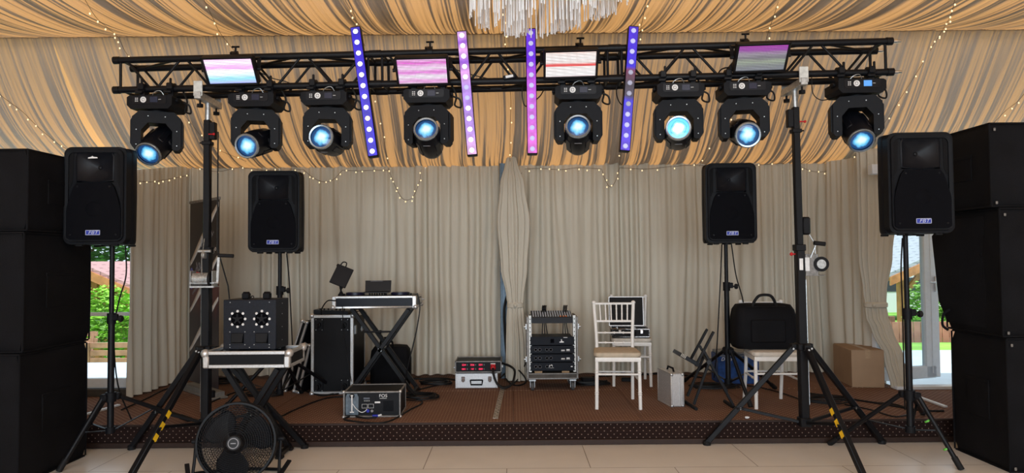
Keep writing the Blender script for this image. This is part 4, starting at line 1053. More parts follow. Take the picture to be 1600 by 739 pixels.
def speaker_stand(label, hub, top_z, feet, name_lead=None, tilt=0, low=None, twist=0):
    """tripod with pole; hub = point on the pole where the legs hang"""
    hx, hy, hz = hub; zl = hz - .27 if low is None else low
    t = thing('speaker_stand', label, 'speaker stand', (hx, hy, feet[0][2] if False else 0)); O = Vector((hx, hy, 0))
    m = MB(); m.cyl((0, 0, zl), (0, 0, hz + .62), .0235, n=18); m.build('lower_tube', BLKM, t)
    m = MB(); m.cyl((0, 0, hz + .60), (0, 0, top_z), .0175, n=16); m.build('upper_tube', BLKM, t)
    kz = hz + .60
    m = MB(); m.cyl((0, 0, kz - .05), (0, 0, kz + .03), .032, n=18); m.box((.035, -.01, kz), (.04, .03, .05), .005); cl = m.build('clamp_collar', BLK, t)
    m = MB(); m.cyl((.045, -.01, kz - .01), (.075, -.02, kz - .01), .008); m.lathe([(0, .0), (.022, .0), (.026, .012), (.022, .024), (0, .026)], TR(.07, -.02, kz - .01) @ RY(PI / 2), 8); m.build('knob', RUB, cl)
    m = MB(); m.cyl((0, 0, hz - .035), (0, 0, hz + .035), .038, n=18)
    dirs = []
    for f in feet:
        d = Vector(f) - Vector(hub); d.z = 0; d.normalize(); dirs.append(d); m.box(tuple(d * .045), (.05, .05, .05), .008, TR(0, 0, hz) @ RZ(0))
    m.build('leg_hub', BLK, t)
    m = MB(); m.cyl((0, 0, zl + .0), (0, 0, zl + .045), .034, n=18)
    m.build('lower_collar', BLK, t)
    for f, d in zip(feet, dirs):
        a = Vector((0, 0, hz)) + d * .055; e = Vector(f) - O + Vector((0, 0, .02))
        m = MB(); m.cyl(a, e, .0165, n=14); lg = m.build('leg', BLKM, t)
        m = MB(); v = (e - a).normalized(); m.cyl(e - v * .07, e + v * .02, .021, n=14); m.build('rubber_foot', RUB, lg)
        mid = a.lerp(e, .50); m = MB(); m.bar(Vector((0, 0, zl + .02)) + d * .03, mid, .018, .006, up=(0, 0, 1)); m.build('brace', BLKM, t)
    return t
S0 = speaker_unit('black loudspeaker on the front left stand, its cabinet side showing, white mark on the horn', sticker=True)
def put(o, x, y, z, rz): o.location = (x, y, z); o.rotation_euler = (0, 0, rz); return o
GRP = 'loudspeakers on tripod stands'
# front left
def base_z(px, py, Y): return P(px, py, Y).z
c = P(150, 385, 5.22); put(S0, c.x + .02, 5.26, c.z + .012, R(2)); S0['group'] = GRP
S1 = dup(S0, 'black loudspeaker on the front right stand beside the tall right cover stack'); c = P(1437, 368, 5.06); put(S1, c.x, 5.08, c.z + .012, R(-3))
S2 = dup(S0, 'black loudspeaker on the back left stand behind the black two-fan box'); c = P(428, 396, 6.25); put(S2, c.x, 6.28, c.z + .012, R(1))
S3 = dup(S0, 'black loudspeaker on the back right stand above the black bag'); c = P(1141, 382, 6.35); put(S3, c.x, 6.38, c.z + .012, R(-3))
for s_ in (S1, S2, S3):
    for ch in [o for o in bpy.data.objects if o.parent == s_ and o.name.startswith('sticker')]: bpy.data.objects.remove(ch)
SG = 'tripod speaker stands'
h = P(173, 620, 5.26); t = speaker_stand('black tripod stand under the front left loudspeaker, one foot on the stage edge', (h.x, 5.26, h.z), S0.location.z - .012, [G(94, 737, 0), Vector((-2.66, 5.70, SZ)), Vector((-3.48, 5.52, 0))]); t['group'] = SG
m = MB(); m.lathe([(.019, -.006), (.021, 0), (.019, .006)], TR(0, 0, h.z + .585), 18); tag(m.build('tape_ring', GREENT, t), 'green tape ring')
S0.location.x = h.x - .035
h = P(1421, 617, 5.08); t = speaker_stand('black tripod stand under the front right loudspeaker, green tape on its front leg', (h.x, 5.08, h.z), S1.location.z - .012, [Vector((2.52, 5.54, 0)), G(1500, 734, 0), Vector((3.36, 5.72, SZ))]); t['group'] = SG
lgs = [o for o in bpy.data.objects if o.parent == t and o.name.startswith('leg') and 'hub' not in o.name]
e = G(1500, 734, 0) - Vector((h.x, 5.08, 0)); a = Vector((0, 0, h.z))
for u in (.35, .72):
    c0 = a.lerp(e, u); c1 = a.lerp(e, u + .02); m = MB(); m.cyl(c0, c1, .0185, n=14); tag(m.build('tape_ring', GREENT, t), 'green tape ring')
S1.location.x = h.x + .03
h = P(437, 556, 6.28); t = speaker_stand('black tripod stand under the back left loudspeaker', (h.x, 6.28, h.z), S2.location.z - .012, [G(526, 612, SZ), Vector((h.x - .42, 6.05, SZ)), Vector((h.x + .02, 6.85, SZ))], low=.30); t['group'] = SG
S2.location.x = h.x
h = P(1137, 548, 6.38); t = speaker_stand('black tripod stand under the back right loudspeaker, beside the blue box', (h.x, 6.38, h.z), S3.location.z - .012, [G(1070, 597, SZ), G(1210, 608, SZ), G(1172, 636, SZ)], low=.34); t['group'] = SG
S3.location.x = h.x + .01

# ================================================================== COVERED SUBWOOFER STACKS
def cover(name, label, x0, x1, y0, y1, z0, z1, seed, patch_side, grp):
    t = thing(name, label, 'covered speaker', ((x0 + x1) / 2, (y0 + y1) / 2, z0), 0, grp)
    w, d, h = x1 - x0, y1 - y0, z1 - z0
    m = MB(); nr = 10; rings = []
    for j in range(nr + 1):
        v = j / nr; z = h * v; s_ = 1.0
        e = .012 if j in (0, nr) else 0
        pts = []
        base = []
        per = 12
        for (ax, ay, bx, by) in ((-w / 2, -d / 2, w / 2, -d / 2), (w / 2, -d / 2, w / 2, d / 2), (w / 2, d / 2, -w / 2, d / 2), (-w / 2, d / 2, -w / 2, -d / 2)):
            for k in range(per):
                u = k / per
                x, y = ax + (bx - ax) * u, ay + (by - ay) * u
                nx, ny = (by - ay), -(bx - ax); L = math.hypot(nx, ny); nx /= L; ny /= L
                b = .010 * noise.noise(Vector((x * 3 + seed, y * 3, z * 3))) + .007 * math.sin(PI * u) * math.sin(PI * v) - e
                if k == 0: b -= .006; 
                pts.append((x + nx * b - (x / (w / 2)) * e, y + ny * b - (y / (d / 2)) * e, z + (0 if j in (0, nr) else .004 * noise.noise(Vector((x * 5, y * 5, z + seed))))))
        rings.append(pts)
    m.loft(rings); m.build('cover', NYLON, t, sharp=50)
    m = MB()   # piped seams
    for (sx, sy) in ((-1, -1), (1, -1), (1, 1), (-1, 1)): m.tube([(sx * (w / 2 - .003), sy * (d / 2 - .003), .01), (sx * (w / 2 - .001), sy * (d / 2 - .001), h / 2), (sx * (w / 2 - .003), sy * (d / 2 - .003), h - .01)], .007, 6)
    for z in (.006, h - .006): m.tube([(-w / 2 + .008, -d / 2 + .008, z), (w / 2 - .008, -d / 2 + .008, z), (w / 2 - .008, d / 2 - .008, z), (-w / 2 + .008, d / 2 - .008, z)], .007, 6, closed=True)
    m.build('piping', NYLON, t)
    m = MB(); xs = patch_side * (w / 2 + .004)
    m.box((xs, 0, h * .5), (.012, d * .40, h * .30), .004); m.box((xs + patch_side * .005, 0, h * .5 + h * .14), (.008, d * .42, .025), .003); m.build('handle_flap', NYLON, t)
    if patch_side < 0:
        for zz in (.03, h - .05): m = MB(); m.box((-w / 2 + .035, -d / 2 - .006, zz), (.016, .008, .022), .003); tag(m.build('buckle', ALUD, t), 'small metal buckle')
    return t
gl = 'padded black covers stacked at the left'
XA = -3.31
cover('covered_subwoofer', 'bottom black padded speaker cover of the left stack', XA - .84, XA, 4.66, 5.40, 0, .885, 1, 1, gl)
cover('covered_subwoofer', 'middle black padded speaker cover of the left stack', XA - .84, XA + .005, 4.68, 5.42, .89, 1.71, 2, 1, gl)
cover('covered_subwoofer', 'top black padded speaker cover of the left stack', XA - .84, XA + .01, 4.70, 5.36, 1.715, 2.28, 3, 1, gl)
gr_ = 'padded black covers stacked at the right'
XB = 3.41
cover('covered_subwoofer', 'bottom black padded speaker cover of the right stack', XB, XB + .86, 4.80, 5.40, 0, .925, 4, -1, gr_)
o = cover('covered_subwoofer', 'middle black padded speaker cover of the right stack, bulging towards the doorway', XB - .02, XB + .84, 4.80, 5.42, .93, 1.83, 5, -1, gr_)
m = MB(); m.loft([[(-.43 - .0, -.15, .05), (-.43, .30, .05), (-.43, .30, .85), (-.43, -.15, .85)], [(-.49, .05, .25), (-.50, .29, .22), (-.54, .29, .72), (-.49, .05, .75)]]); m.build('cover_fold', NYLON, o)
m = MB(); m.tube(spline([(-.47, .2, .16), (-.52, .2, .12), (-.53, .2, .04), (-.49, .2, .0)]), .01, 6); m.build('strap_loop', NYLON, o)
cover('covered_subwoofer', 'top black padded speaker cover of the right stack', XB - .06, XB + .84, 4.82, 5.44, 1.835, 2.43, 6, -1, gr_)
# ================================================================== THINGS ON AND BEFORE THE STAGE
def flight_frame(m, w, d, h, z0=0, t=.022, yoff=0):
    """aluminium edge profiles of a flight case, box centred on x, front at y = yoff"""
    for sx in (-1, 1):
        for sy in (0, 1): m.box((sx * (w / 2 - t / 2), yoff + t / 2 + sy * (d - t), z0 + h / 2), (t, t, h), .003)
    for sz in (0, 1):
        z = z0 + t / 2 + sz * (h - t)
        for sy in (0, 1): m.box((0, yoff + t / 2 + sy * (d - t), z), (w, t, t), .003)
        for sx in (-1, 1): m.box((sx * (w / 2 - t / 2), yoff + d / 2, z), (t, d, t), .003)
def corners(m, w, d, h, z0=0, r=.022, yoff=0):
    for sx in (-1, 1):
        for sy in (0, 1):
            for sz in (0, 1): m.ball((sx * (w / 2 - .006), yoff + .006 + sy * (d - .012), z0 + .006 + sz * (h - .012)), r, 10, 6)
def flight_box(name, label, cat, loc, rz, w, d, h, inset=.004, t=.022, cr=.02, panel=LAM):
    th = thing(name, label, cat, loc, rz)
    m = MB(); m.box((0, d / 2, h / 2), (w - inset * 2, d - inset * 2, h - inset * 2), .004); m.build('panels', panel, th)
    m = MB(); flight_frame(m, w, d, h, t=t); m.build('edge_profile', ALU, th)
    for sx in (-1, 1):
        for sy in (0, 1):
            for sz in (0, 1):
                m = MB(); m.ball((sx * (w / 2 - .008), .008 + sy * (d - .016), .008 + sz * (h - .016)), cr, 10, 6); m.build('ball_corner', ALU, th)
    return th
def x_legs(parent, top_z, w, d0, d1, spread, z0=0, zc=None, tk=.035, x_off=0, crossbar=None, local=True):
    """scissor stand seen from the front: two frames crossing"""
    for s_ in (-1, 1):
        for y in (d0, d1):
            yy = y + s_ * tk * .55
            m = MB(); m.bar((x_off - s_ * w / 2, yy, top_z - .015), (x_off + s_ * spread / 2, yy, z0 + .02), tk, tk, up=(0, 1, 0), bev=.004); lg = m.build('leg', BLKM, parent)
            m = MB(); m.box((x_off + s_ * spread / 2, yy, z0 + .012), (.06, tk + .01, .024), .006); m.build('rubber_foot', RUB, lg)
        m = MB(); m.bar((x_off + s_ * spread / 2, d0, z0 + .03), (x_off + s_ * spread / 2, d1, z0 + .03), .03, .03); m.bar((x_off - s_ * w / 2, d0, top_z - .015), (x_off - s_ * w / 2, d1, top_z - .015), .03, .03); m.build('cross_tube', BLKM, parent)
    mz = z0 + (top_z - z0) * spread / (w + spread)
    m = MB(); m.cyl((x_off, d0 - .035, mz), (x_off, d1 + .035, mz), .012); m.cyl((x_off, d0 - .042, mz), (x_off, d0 - .034, mz), .02, n=8); m.build('pivot_bolt', STEEL, parent)
    if crossbar:
        m = MB(); m.cyl((x_off - crossbar[1], d0, crossbar[0]), (x_off + crossbar[1], d0, crossbar[0]), .009); m.cyl((x_off - .01, d0 - .005, crossbar[0]), (x_off + .01, d0 - .005, crossbar[0]), .016); m.build('spreader_bar', BLKM, parent)

# --- tray of a flight case on a low X stand, with the two-fan box
w_ = .65
t = thing('keyboard_stand', 'low black X stand in front of the stage under the aluminium edged tray', 'X stand', (-1.985, 5.22, 0))
x_legs(t, .70, .42, .05, .28, .42, 0, tk=.04)
t = thing('flight_case_tray', 'open black tray with aluminium edges and ball corners under the two-fan box', 'flight case lid', (-1.99, 5.19, .70), 0)
m = MB(); m.box((0, .18, .008), (w_ - .01, .35, .012)); 
for (c_, d_) in (((0, .008, .06), (w_ - .02, .010, .10)), ((0, .352, .06), (w_ - .02, .010, .10)), ((-w_ / 2 + .008, .18, .06), (.010, .34, .10)), ((w_ / 2 - .008, .18, .06), (.010, .34, .10))): m.box(c_, d_)
m.build('panels', LAM, t)
m = MB(); flight_frame(m, w_, .36, .125, t=.026); m.build('edge_profile', ALU, t)
for sx in (-1, 1):
    for sy in (0, 1):
        m = MB(); m.ball((sx * (w_ / 2 - .012), .012 + sy * .336, .108), .034, 14, 8); m.box((sx * (w_ / 2 - .022), .010 + sy * .34, .045), (.045, .045, .09), .008); m.build('ball_corner', ALU, t)
W2, D2, H2 = .405, .26, .375
t = thing('effect_box', 'black sheet steel box with two round fan openings ringed by white studs, on the tray', 'effect machine', (-1.985, 5.235, .812), R(-2))
m = MB(); m.box((0, D2 / 2, .02 + H2 / 2), (W2, D2, H2), .004); m.build('case', DKBOX, t)
for sx in (-1, 1):
    m = MB(); m.box((sx * (W2 / 2 - .03), .02, -.035), (.03, .03, .115), .004); m.box((sx * (W2 / 2 - .03), D2 - .03, -.035), (.03, .03, .115), .004); m.build('foot', RUB, t)
    fx = sx * .093; fz = .02 + H2 - .145
    m = MB(); m.lathe([(.050, .0), (.050, .003), (.044, .004), (.042, .002), (0, .002)], TR(fx, 0, fz) @ RX(PI / 2), 32); fo = m.build('fan_opening', mat('dark opening', (.002, .002, .003), .7, spec=.03), t)
    m = MB(); m.lathe([(0, .006), (.017, .006), (.019, .002)], TR(fx, -.002, fz) @ RX(PI / 2), 20)
    for k in range(5): m.box((0, 0, .028), (.012, .003, .022), 0, TR(fx, -.0045, fz) @ RY(k * 2 * PI / 5))
    m.lathe([(.009, .008), (.012, .008), (.012, .006)], TR(fx, -.002, fz) @ RX(PI / 2), 14); m.build('fan_rotor', BLKS, fo)
    for k in range(8):
        a = k * PI / 4; m = MB(); m.lathe([(0, .005), (.008, .0045), (.0105, 0)], TR(fx + .058 * math.cos(a), 0, fz + .058 * math.sin(a)) @ RX(PI / 2), 12); tag(m.build('stud', WPRINT, t), 'round white stud')
    cz = .02 + .085
    m = MB(); m.box((fx, -.001, cz), (.098, .004, .078), .001); ch = m.build('chute_opening', mat('dark opening', (.002, .002, .003), .7, spec=.03), t)
    m = MB(); m.add([(fx - .046, -.003, cz + .036), (fx + .046, -.003, cz + .036), (fx + .040, -.016, cz - .028), (fx - .040, -.016, cz - .028), (fx - .046, .0, cz + .036), (fx + .046, .0, cz + .036), (fx + .040, -.012, cz - .030), (fx - .040, -.012, cz - .030)], [(0, 1, 2, 3), (7, 6, 5, 4), (0, 4, 5, 1), (3, 2, 6, 7), (0, 3, 7, 4), (1, 5, 6, 2)]); m.box((fx, -.008, cz - .036), (.09, .016, .006)); m.build('chute_flap', BLKM, ch)
    m = MB()
    for px_ in (-.058, .058):
        for pz_ in (-.048, .048): m.cyl((fx + px_, 0, cz + pz_), (fx + px_, -.003, cz + pz_), .0035, n=8)
    m.build('rivet', STEEL, t)
    m = MB(); m.box((sx * .082, .13, .02 + H2 + .022), (.055, .05, .045), .006); m.cyl((sx * .082 - .02, .13, .02 + H2 + .03), (sx * .082 + .02, .13, .02 + H2 + .03), .025); m.build('top_handle', BLK, t)
m = MB(); m.lathe([(.010, -.002), (.0135, 0), (.010, .002), (.0065, 0), (.010, -.002)], TR(0, .05, .02 + H2 + .016) @ RX(PI / 2), 16); m.build('eye_bolt', BLKM, t)
m = MB()
for x in (-.15, 0, .15):
    for z in (.036, .02 + H2 - .02): m.cyl((x, 0, z), (x, -.003, z), .0035, n=8)
for z in (.08, .18, .28, .36): m.cyl((W2 / 2, .12, z), (W2 / 2 + .003, .12, z), .0035, n=8)
m.build('rivet', STEEL, t)

# --- drum fan on its tubular stand
c = P(369, 691, 4.80); FR = .262
fan = thing('floor_fan', 'round black floor fan with wire grille standing before the left crank stand', 'fan', (c.x, 4.80, 0), R(6)); cz = c.z
Mf = TR(0, 0, cz) @ RX(R(-8))
def ring(m, r, y, k=.004, n=48): m.tube([Mf @ Vector((r * math.cos(a * 2 * PI / n), y, r * math.sin(a * 2 * PI / n))) for a in range(n)], k, 6, closed=True)
m = MB(); ring(m, FR, -.0, .010, 64); ring(m, FR, .07, .008, 64); 
m.lathe([(FR - .004, -.07), (FR + .003, -.07), (FR + .003, 0), (FR - .004, 0), (FR - .004, -.07)], Mf @ RX(PI / 2), 64); m.build('drum_ring', BLKM, fan)
def grille(y0, bulge, nm):
    m = MB()
    for k in range(14): 
        rr = .07 + (FR - .07) * (k + .5) / 14; ring(m, rr, y0 - bulge * (1 - (rr / FR) ** 2), .0017, 56)
    for k in range(64):
        a = k * 2 * PI / 64; pts = []
        for j in range(7):
            rr = .05 + (FR - .05) * j / 6; aa = a + .55 * (1 - j / 6) * (1 if bulge > 0 else -1)
            pts.append(Mf @ Vector((rr * math.cos(aa), y0 - bulge * (1 - (rr / FR) ** 2), rr * math.sin(aa))))
        m.tube(pts, .0017, 4, caps=False)
    return m.build(nm, BLKM, fan)
gf = grille(-.005, .055, 'front_grille'); gb = grille(.075, -.05, 'rear_grille')
m = MB(); m.lathe([(0, .068), (.045, .066), (.052, .058), (.052, .050)], Mf @ RX(PI / 2), 28); hub = m.build('hub_cap', mat('grey hub cap', (.012, .012, .013), .5), fan)
m = MB(); m.lathe([(.030, .0705), (.036, .070), (.036, .069), (.030, .0695), (.030, .0705)], Mf @ RX(PI / 2), 28); m.box((0, -.0705, 0), (.035, .001, .007), 0, Mf); m.build('cap_print', GPRINT, hub)
for k in range(3):
    a0 = k * 2 * PI / 3 + .35; m = MB()
    def bl(u, v):
        rr = .05 + .18 * v; half = (.30 + .42 * math.sin(PI * min(1, v * .75 + .1))) * (1 if True else 0)
        aa = a0 + (u - .5) * 2 * half; return Mf @ Vector((rr * math.cos(aa), .035 + (.5 - u) * .05, rr * math.sin(aa)))
    m.grid(bl, 14, 8); m.build('fan_blade', BLK, fan, solid=.004)
m = MB(); m.cyl(Mf @ Vector((0, 0, 0)), Mf @ Vector((0, .07, 0)), .045, n=24); m.cyl(Mf @ Vector((0, .07, 0)), Mf @ Vector((0, .17, 0)), .07, .06, n=28); m.build('motor', BLK, fan)
m = MB()
pts = spline([(-.285, .06, cz + .0), (-.285, .02, .10), (-.29, -.03, .02), (-.30, -.20, .016)], 6); m.tube(pts, .011, 8)
pts = spline([(.285, .06, cz + .0), (.285, .02, .10), (.29, -.03, .02), (.30, -.20, .016)], 6); m.tube(pts, .011, 8)
m.tube([(-.30, -.20, .016), (.30, -.20, .016)], .011, 8); m.tube(spline([(-.287, .0, .05), (-.26, .14, .016), (.0, .20, .014), (.26, .14, .016), (.287, .0, .05)], 6), .011, 8)
m.build('tube_stand', BLKM, fan)
for sx in (-1, 1):
    m = MB(); m.cyl((sx * .262, .06, cz), (sx * .31, .06, cz), .016, n=12); m.build('pivot_knob', BLK, fan)
    m = MB(); m.bar((sx * .29, -.06, .012), (sx * .345, .06, .10), .03, .012); m.build('foot', BLKM, fan)

# --- DJ table: case on X stand with controller, laptop, tablet
DX, DY, DZ = -1.315, 6.58, 1.040
t = thing('keyboard_stand', 'tall black X stand on the stage carrying the DJ controller case', 'X stand', (-1.27, 6.62, SZ))
x_legs(t, DZ - SZ, .55, .04, .34, .62, 0, tk=.04, crossbar=(.62, .16))
dj = thing('controller_case', 'flat black flight case with aluminium edges holding the DJ controller', 'flight case', (DX, DY, DZ))
w_, d_, h_ = .80, .45, .115
m = MB(); m.box((0, d_ / 2, h_ / 2), (w_ - .008, d_ - .008, h_ - .008)); m.build('panels', mat('blue black laminate', (.006, .008, .015), .4, spec=.2), dj)
m = MB(); flight_frame(m, w_, d_, h_, t=.020)
m.box((0, .012, h_ - .008), (w_, .026, .02), .003); m.build('edge_profile', ALU, dj)
for sx in (-1, 1):
    for sy in (0, 1):
        m = MB(); m.ball((sx * (w_ / 2 - .008), .008 + sy * (d_ - .016), .012), .024, 12, 8); m.box((sx * (w_ / 2 - .018), .016 + sy * (d_ - .032), h_ / 2), (.040, .040, h_ + .006), .006); m.build('corner_bracket', ALU, dj)
m = MB(); m.box((w_ / 2 + .004, d_ * .55, h_ * .5), (.012, .10, .05), .003); m.cyl((w_ / 2 + .0, d_ * .8, h_ * .55), (w_ / 2 + .035, d_ * .8, h_ * .55), .006); m.build('latch', STEEL, dj)
ct = thing('dj_controller', 'black DJ controller with jog wheels and knobs set into the flat case', 'DJ controller', (DX, DY + .03, DZ + h_ - .006))
m = MB(); m.box((0, .20, .004), (.72, .36, .016), .003); m.build('body', BLKS, ct)
for sx in (-1, 1):
    m = MB(); m.cyl((sx * .22, .16, .012), (sx * .22, .16, .034), .092, n=36); m.cyl((sx * .22, .16, .034), (sx * .22, .16, .037), .080, n=36); m.build('jog_wheel', mat('jog wheel blue black', (.010, .010, .030), .3), ct)
for i in range(6):
    for j in range(2):
        m = MB(); m.cyl((-.06 + i * .024, .06 + j * .12, .012), (-.06 + i * .024, .06 + j * .12, .034), .007, n=10); m.build('knob', BLK, ct)
for x in (-.33, -.30, .31, .34, .10, .085):
    m = MB(); m.cyl((x, .05, .012), (x, .05, .030), .008, n=10); m.build('knob', BLK, ct)
c = P(592, 457, 6.78)
lp = thing('laptop', 'small black laptop with its dark lid leaning back behind the DJ controller', 'laptop', (c.x, 6.76, DZ + h_ + .028), R(3))
m = MB(); m.box((0, -.08, .006), (.245, .17, .012), .003); m.build('base', BLKS, lp)
m = MB(); m.prism([(-.128, 0), (.120, 0), (.122, .118), (-.130, .118)], -.004, .004, RX(R(-14))); m.build('screen_lid', BLKS, lp)
m = MB(); m.box((-.02, -.006, .112), (.12, .001, .004), 0, RX(R(-14))); m.build('lid_print', GPRINT, lp)
c = P(533, 457, 6.64)
tb = thing('tablet_holder', 'tilted black tablet clamped on a bent arm at the left end of the DJ case', 'tablet holder', (c.x, 6.64, DZ + h_ - .004))
m = MB(); m.lathe([(0, .0), (.030, 0), (.030, .02), (.018, .035), (.012, .05), (0, .05)], None, 18); m.tube(spline([(0, 0, .03), (-.005, 0, .08), (-.03, .01, .15), (-.05, .02, .22), (-.04, .02, .27)], 5), .009, 8); m.ball((0, 0, .085), .017); m.build('arm', BLK, tb)
Mt = TR(-.005, .0, .20) @ RY(R(22)) @ RX(R(-18))
m = MB(); m.box((0.01, 0, 0), (.165, .012, .20), .005, Mt); m.build('tablet', BLKS, tb)
m = MB(); m.box((-.055, .015, .085), (.05, .035, .03), .006, Mt); m.box((.0, .018, 0), (.04, .02, .09), .005, Mt); m.tube([Mt @ p for p in spline([(-.045, -.0, .09), (-.035, -.005, .13), (.0, -.005, .135), (.01, -.0, .09)], 5)], .006, 6); m.build('clamp', BLK, tb)

# --- tall flight case with open back, and two lids leaning on it
fc = flight_box('flight_case', 'tall black flight case with aluminium edges standing upright left of the DJ stand', 'flight case', (-1.768, 6.79, SZ), R(0), .415, .56, .775, t=.030, cr=.026)
for (x, z) in ((-.125, .68), (.125, .68), (-.125, .09), (.125, .09)):
    m = MB(); m.box((x, -.002, z), (.075, .010, .115), .002); m.cyl((x, -.0, z), (x, -.045, z), .022); m.box((x, -.05, z - .01), (.02, .05, .05), .006); m.build('castor_plate', BLKM, fc)
    m = MB()
    for a in (-.03, .03):
        for b in (-.05, .05): m.cyl((x + a, -.007, z + b), (x + a, -.011, z + b), .004, n=8)
    m.build('rivet', STEEL, fc)
m = MB(); m.box((.205, .10, .62), (.02, .05, .09), .004); m.box((.205, .40, .62), (.02, .05, .09), .004); m.build('latch', STEEL, fc)
for k, (pt, pb, Yp, lab) in enumerate((((477, 502), (442, 609), 6.95, 'black case lid with aluminium rim leaning furthest left against the tall flight case'), ((481, 538), (463, 608), 6.86, 'shorter black case lid leaning in front, between the other lid and the tall flight case'))):
    a = P(*pt, Yp); b = G(pb[0], pb[1] + 2, SZ) if False else P(pb[0], pb[1], Yp); b.z = SZ
    ax = (a - b); L = ax.length; z = ax.normalized(); y = Vector((.25, 1, 0)); y = (y - z * y.dot(z)).normalized(); x = y.cross(z)
    M = Matrix((x, y, z)).transposed().to_4x4(); M.translation = b + Vector((0, 0, .004)) + x * .0
    lt = thing('case_lid', lab, 'case lid', M=M, group='case lids leaning by the tall flight case')
    dd, th = .40, .075
    m = MB(); m.box((-th / 2 + .03, dd / 2, L / 2), (th - .014, dd - .01, L - .01)); m.build('panels', LAM, lt)
    m = MB()
    for sx in (0, 1):
        for sy in (0, 1): m.box((.03 - th + .011 + sx * (th - .022) - 0, .011 + sy * (dd - .022), L / 2), (.022, .022, L), .003)
    for sz in (0, 1):
        m.box((-th / 2 + .03, .011, .012 + sz * (L - .024)), (th, .022, .024), .003); m.box((-th / 2 + .03, dd - .011, .012 + sz * (L - .024)), (th, .022, .024), .003)
    m.build('edge_profile', ALU, lt)
    for sz in (0, 1):
        m = MB(); m.ball((-th + .04, .008, .012 + sz * (L - .024)), .020, 10, 6); m.ball((.02, .008, .012 + sz * (L - .024)), .020, 10, 6); m.build('ball_corner', ALU, lt)
# black mixer-like gear on the tall case
mx = thing('small_mixer', 'flat black device with loose leads lying on the tall flight case', 'audio device', (-1.80, 6.86, SZ + .775))
m = MB(); m.prism([(-.17, 0), (.17, 0), (.17, .03), (-.17, .045)], 0, .24); m.build('body', BLKS, mx)
for i in range(7):
    m = MB(); m.cyl((-.12 + i * .04, .06, .035), (-.12 + i * .04, .06, .056), .008, n=10); m.build('knob', BLK, mx)
# soft black bag behind the DJ stand
bg = thing('equipment_bag', 'soft black bag with a loop handle on the stage behind the DJ stand', 'bag', (-1.28, 7.22, SZ), R(4))
m = MB(); m.loft([[(x * s_, y * s_ + .13, z) for x, y in rrect(.42, .26, .06, 4)] for (s_, z) in ((.93, 0), (1, .03), (1.0, .26), (.94, .36), (.80, .40), (.5, .41))]); m.build('body', NYLON, bg)
m = MB(); m.tube(spline([(-.10, .02, .37), (-.09, -.0, .47), (-.04, .0, .50), (.02, .01, .46), (.03, .03, .38)], 5), .011, 6); m.build('handle', NYLON, bg)

# --- FOS fog machine in a low flight case
W_, D_, H_ = .478, .36, .215
fm = thing('fog_machine', 'fog machine with liquid canister and FOS lettering in a low case on the stage', 'fog machine', (-1.178, 5.80, SZ), R(1.5))
m = MB(); m.box((0, .012 + (D_ - .02) / 2, H_ / 2), (W_ - .012, D_ - .02, H_ - .012)); m.build('panels', LAM, fm)
m = MB(); flight_frame(m, W_, D_, H_, t=.014); m.build('edge_profile', ALUD, fm)
for sx in (-1, 1):
    for sz in (0, 1): m = MB(); m.ball((sx * (W_ / 2 - .004), .004, .004 + sz * (H_ - .008)), .014, 10, 6); m.build('ball_corner', ALU, fm)
yf = .011
m = MB(); m.prism([(-.215, .022), (-.115, .022), (-.112, .05), (-.112, .17), (-.125, .195), (-.205, .195), (-.218, .17), (-.218, .05)], yf - .008, yf); cn = m.build('canister', mat('milky canister', (.10, .13, .16), .3, var=.3), fm)
m = MB(); m.cyl((-.165, yf - .005, .178), (-.165, yf - .016, .178), .020, n=18); m.build('cap', BLK, cn)
m = MB(); m.cyl((-.165, yf - .014, .175), (-.165, yf - .014, .045), .006); m.box((-.165, yf - .014, .045), (.035, .008, .01), .002); m.box((-.165, yf - .014, .182), (.02, .01, .012), .002)
m.tube(spline([(-.163, yf - .014, .12), (-.13, yf - .016, .075), (-.09, yf - .016, .045), (-.06, yf - .014, .05), (-.04, yf - .012, .07)], 6), .003, 6); m.build('hose', WPRINT, cn)
m = MB(); m.box((-.045, yf - .004, .155), (.052, .004, .016), .001); m.build('display', mat('grey display', (.09, .10, .12), .3), fm)
m = MB()
for k in range(4): m.cyl((-.063 + k * .013, yf, .135), (-.063 + k * .013, yf - .003, .135), .0035, n=8)
m.build('button', WPRINT, fm)
m = MB()
for x in (-.062, -.010):
    for (a, b, c_, d_) in ((0, .016, .044, .002), (0, -.016, .044, .002), (-.022, 0, .002, .034), (.022, 0, .002, .034)): m.box((x + a, yf - .002, .092 + b), (c_, .002, d_))
m.box((.045, yf - .002, .122), (.045, .002, .014)); m.build('panel_print', WPRINT, fm)
m = MB(); m.lathe([(.0, .008), (.013, .008), (.015, 0)], TR(-.035, yf, .052) @ RX(PI / 2), 16); m.build('power_socket', mat('blue plastic', (.02, .03, .35), .4), fm)
m = MB(); m.cyl((.0, yf - .002, .052), (.0, yf - .008, .052), .011, n=16); m.build('power_outlet', GPRINT, fm)
m = MB()
for k in range(8): m.box((.135, yf - .002, .052 + k * .011), (.085, .003, .004))
m.build('vent', mat('dark opening', (.002, .002, .003), .7, spec=.03), fm)
text('FOS', .036, WPRINT, fm, FRONT(.092, yf - .003, .175) @ Matrix.Diagonal((1.1, 1, 1, 1)))
m = MB(); m.box((.092, yf - .002, .154), (.06, .002, .003)); m.build('panel_line', WPRINT, fm)
pl = thing('power_plug', 'blue power plug lying in front of the fog machine', 'plug', G(586, 650, SZ + .012))
m = MB(); m.cyl((-.022, 0, 0), (.022, .01, 0), .012, n=14); m.build('plug_body', mat('blue plastic', (.02, .03, .35), .4), pl); m = MB(); m.cyl((.022, .01, 0), (.05, .02, .004), .009, n=12); m.build('plug_tip', WPRINT, pl)

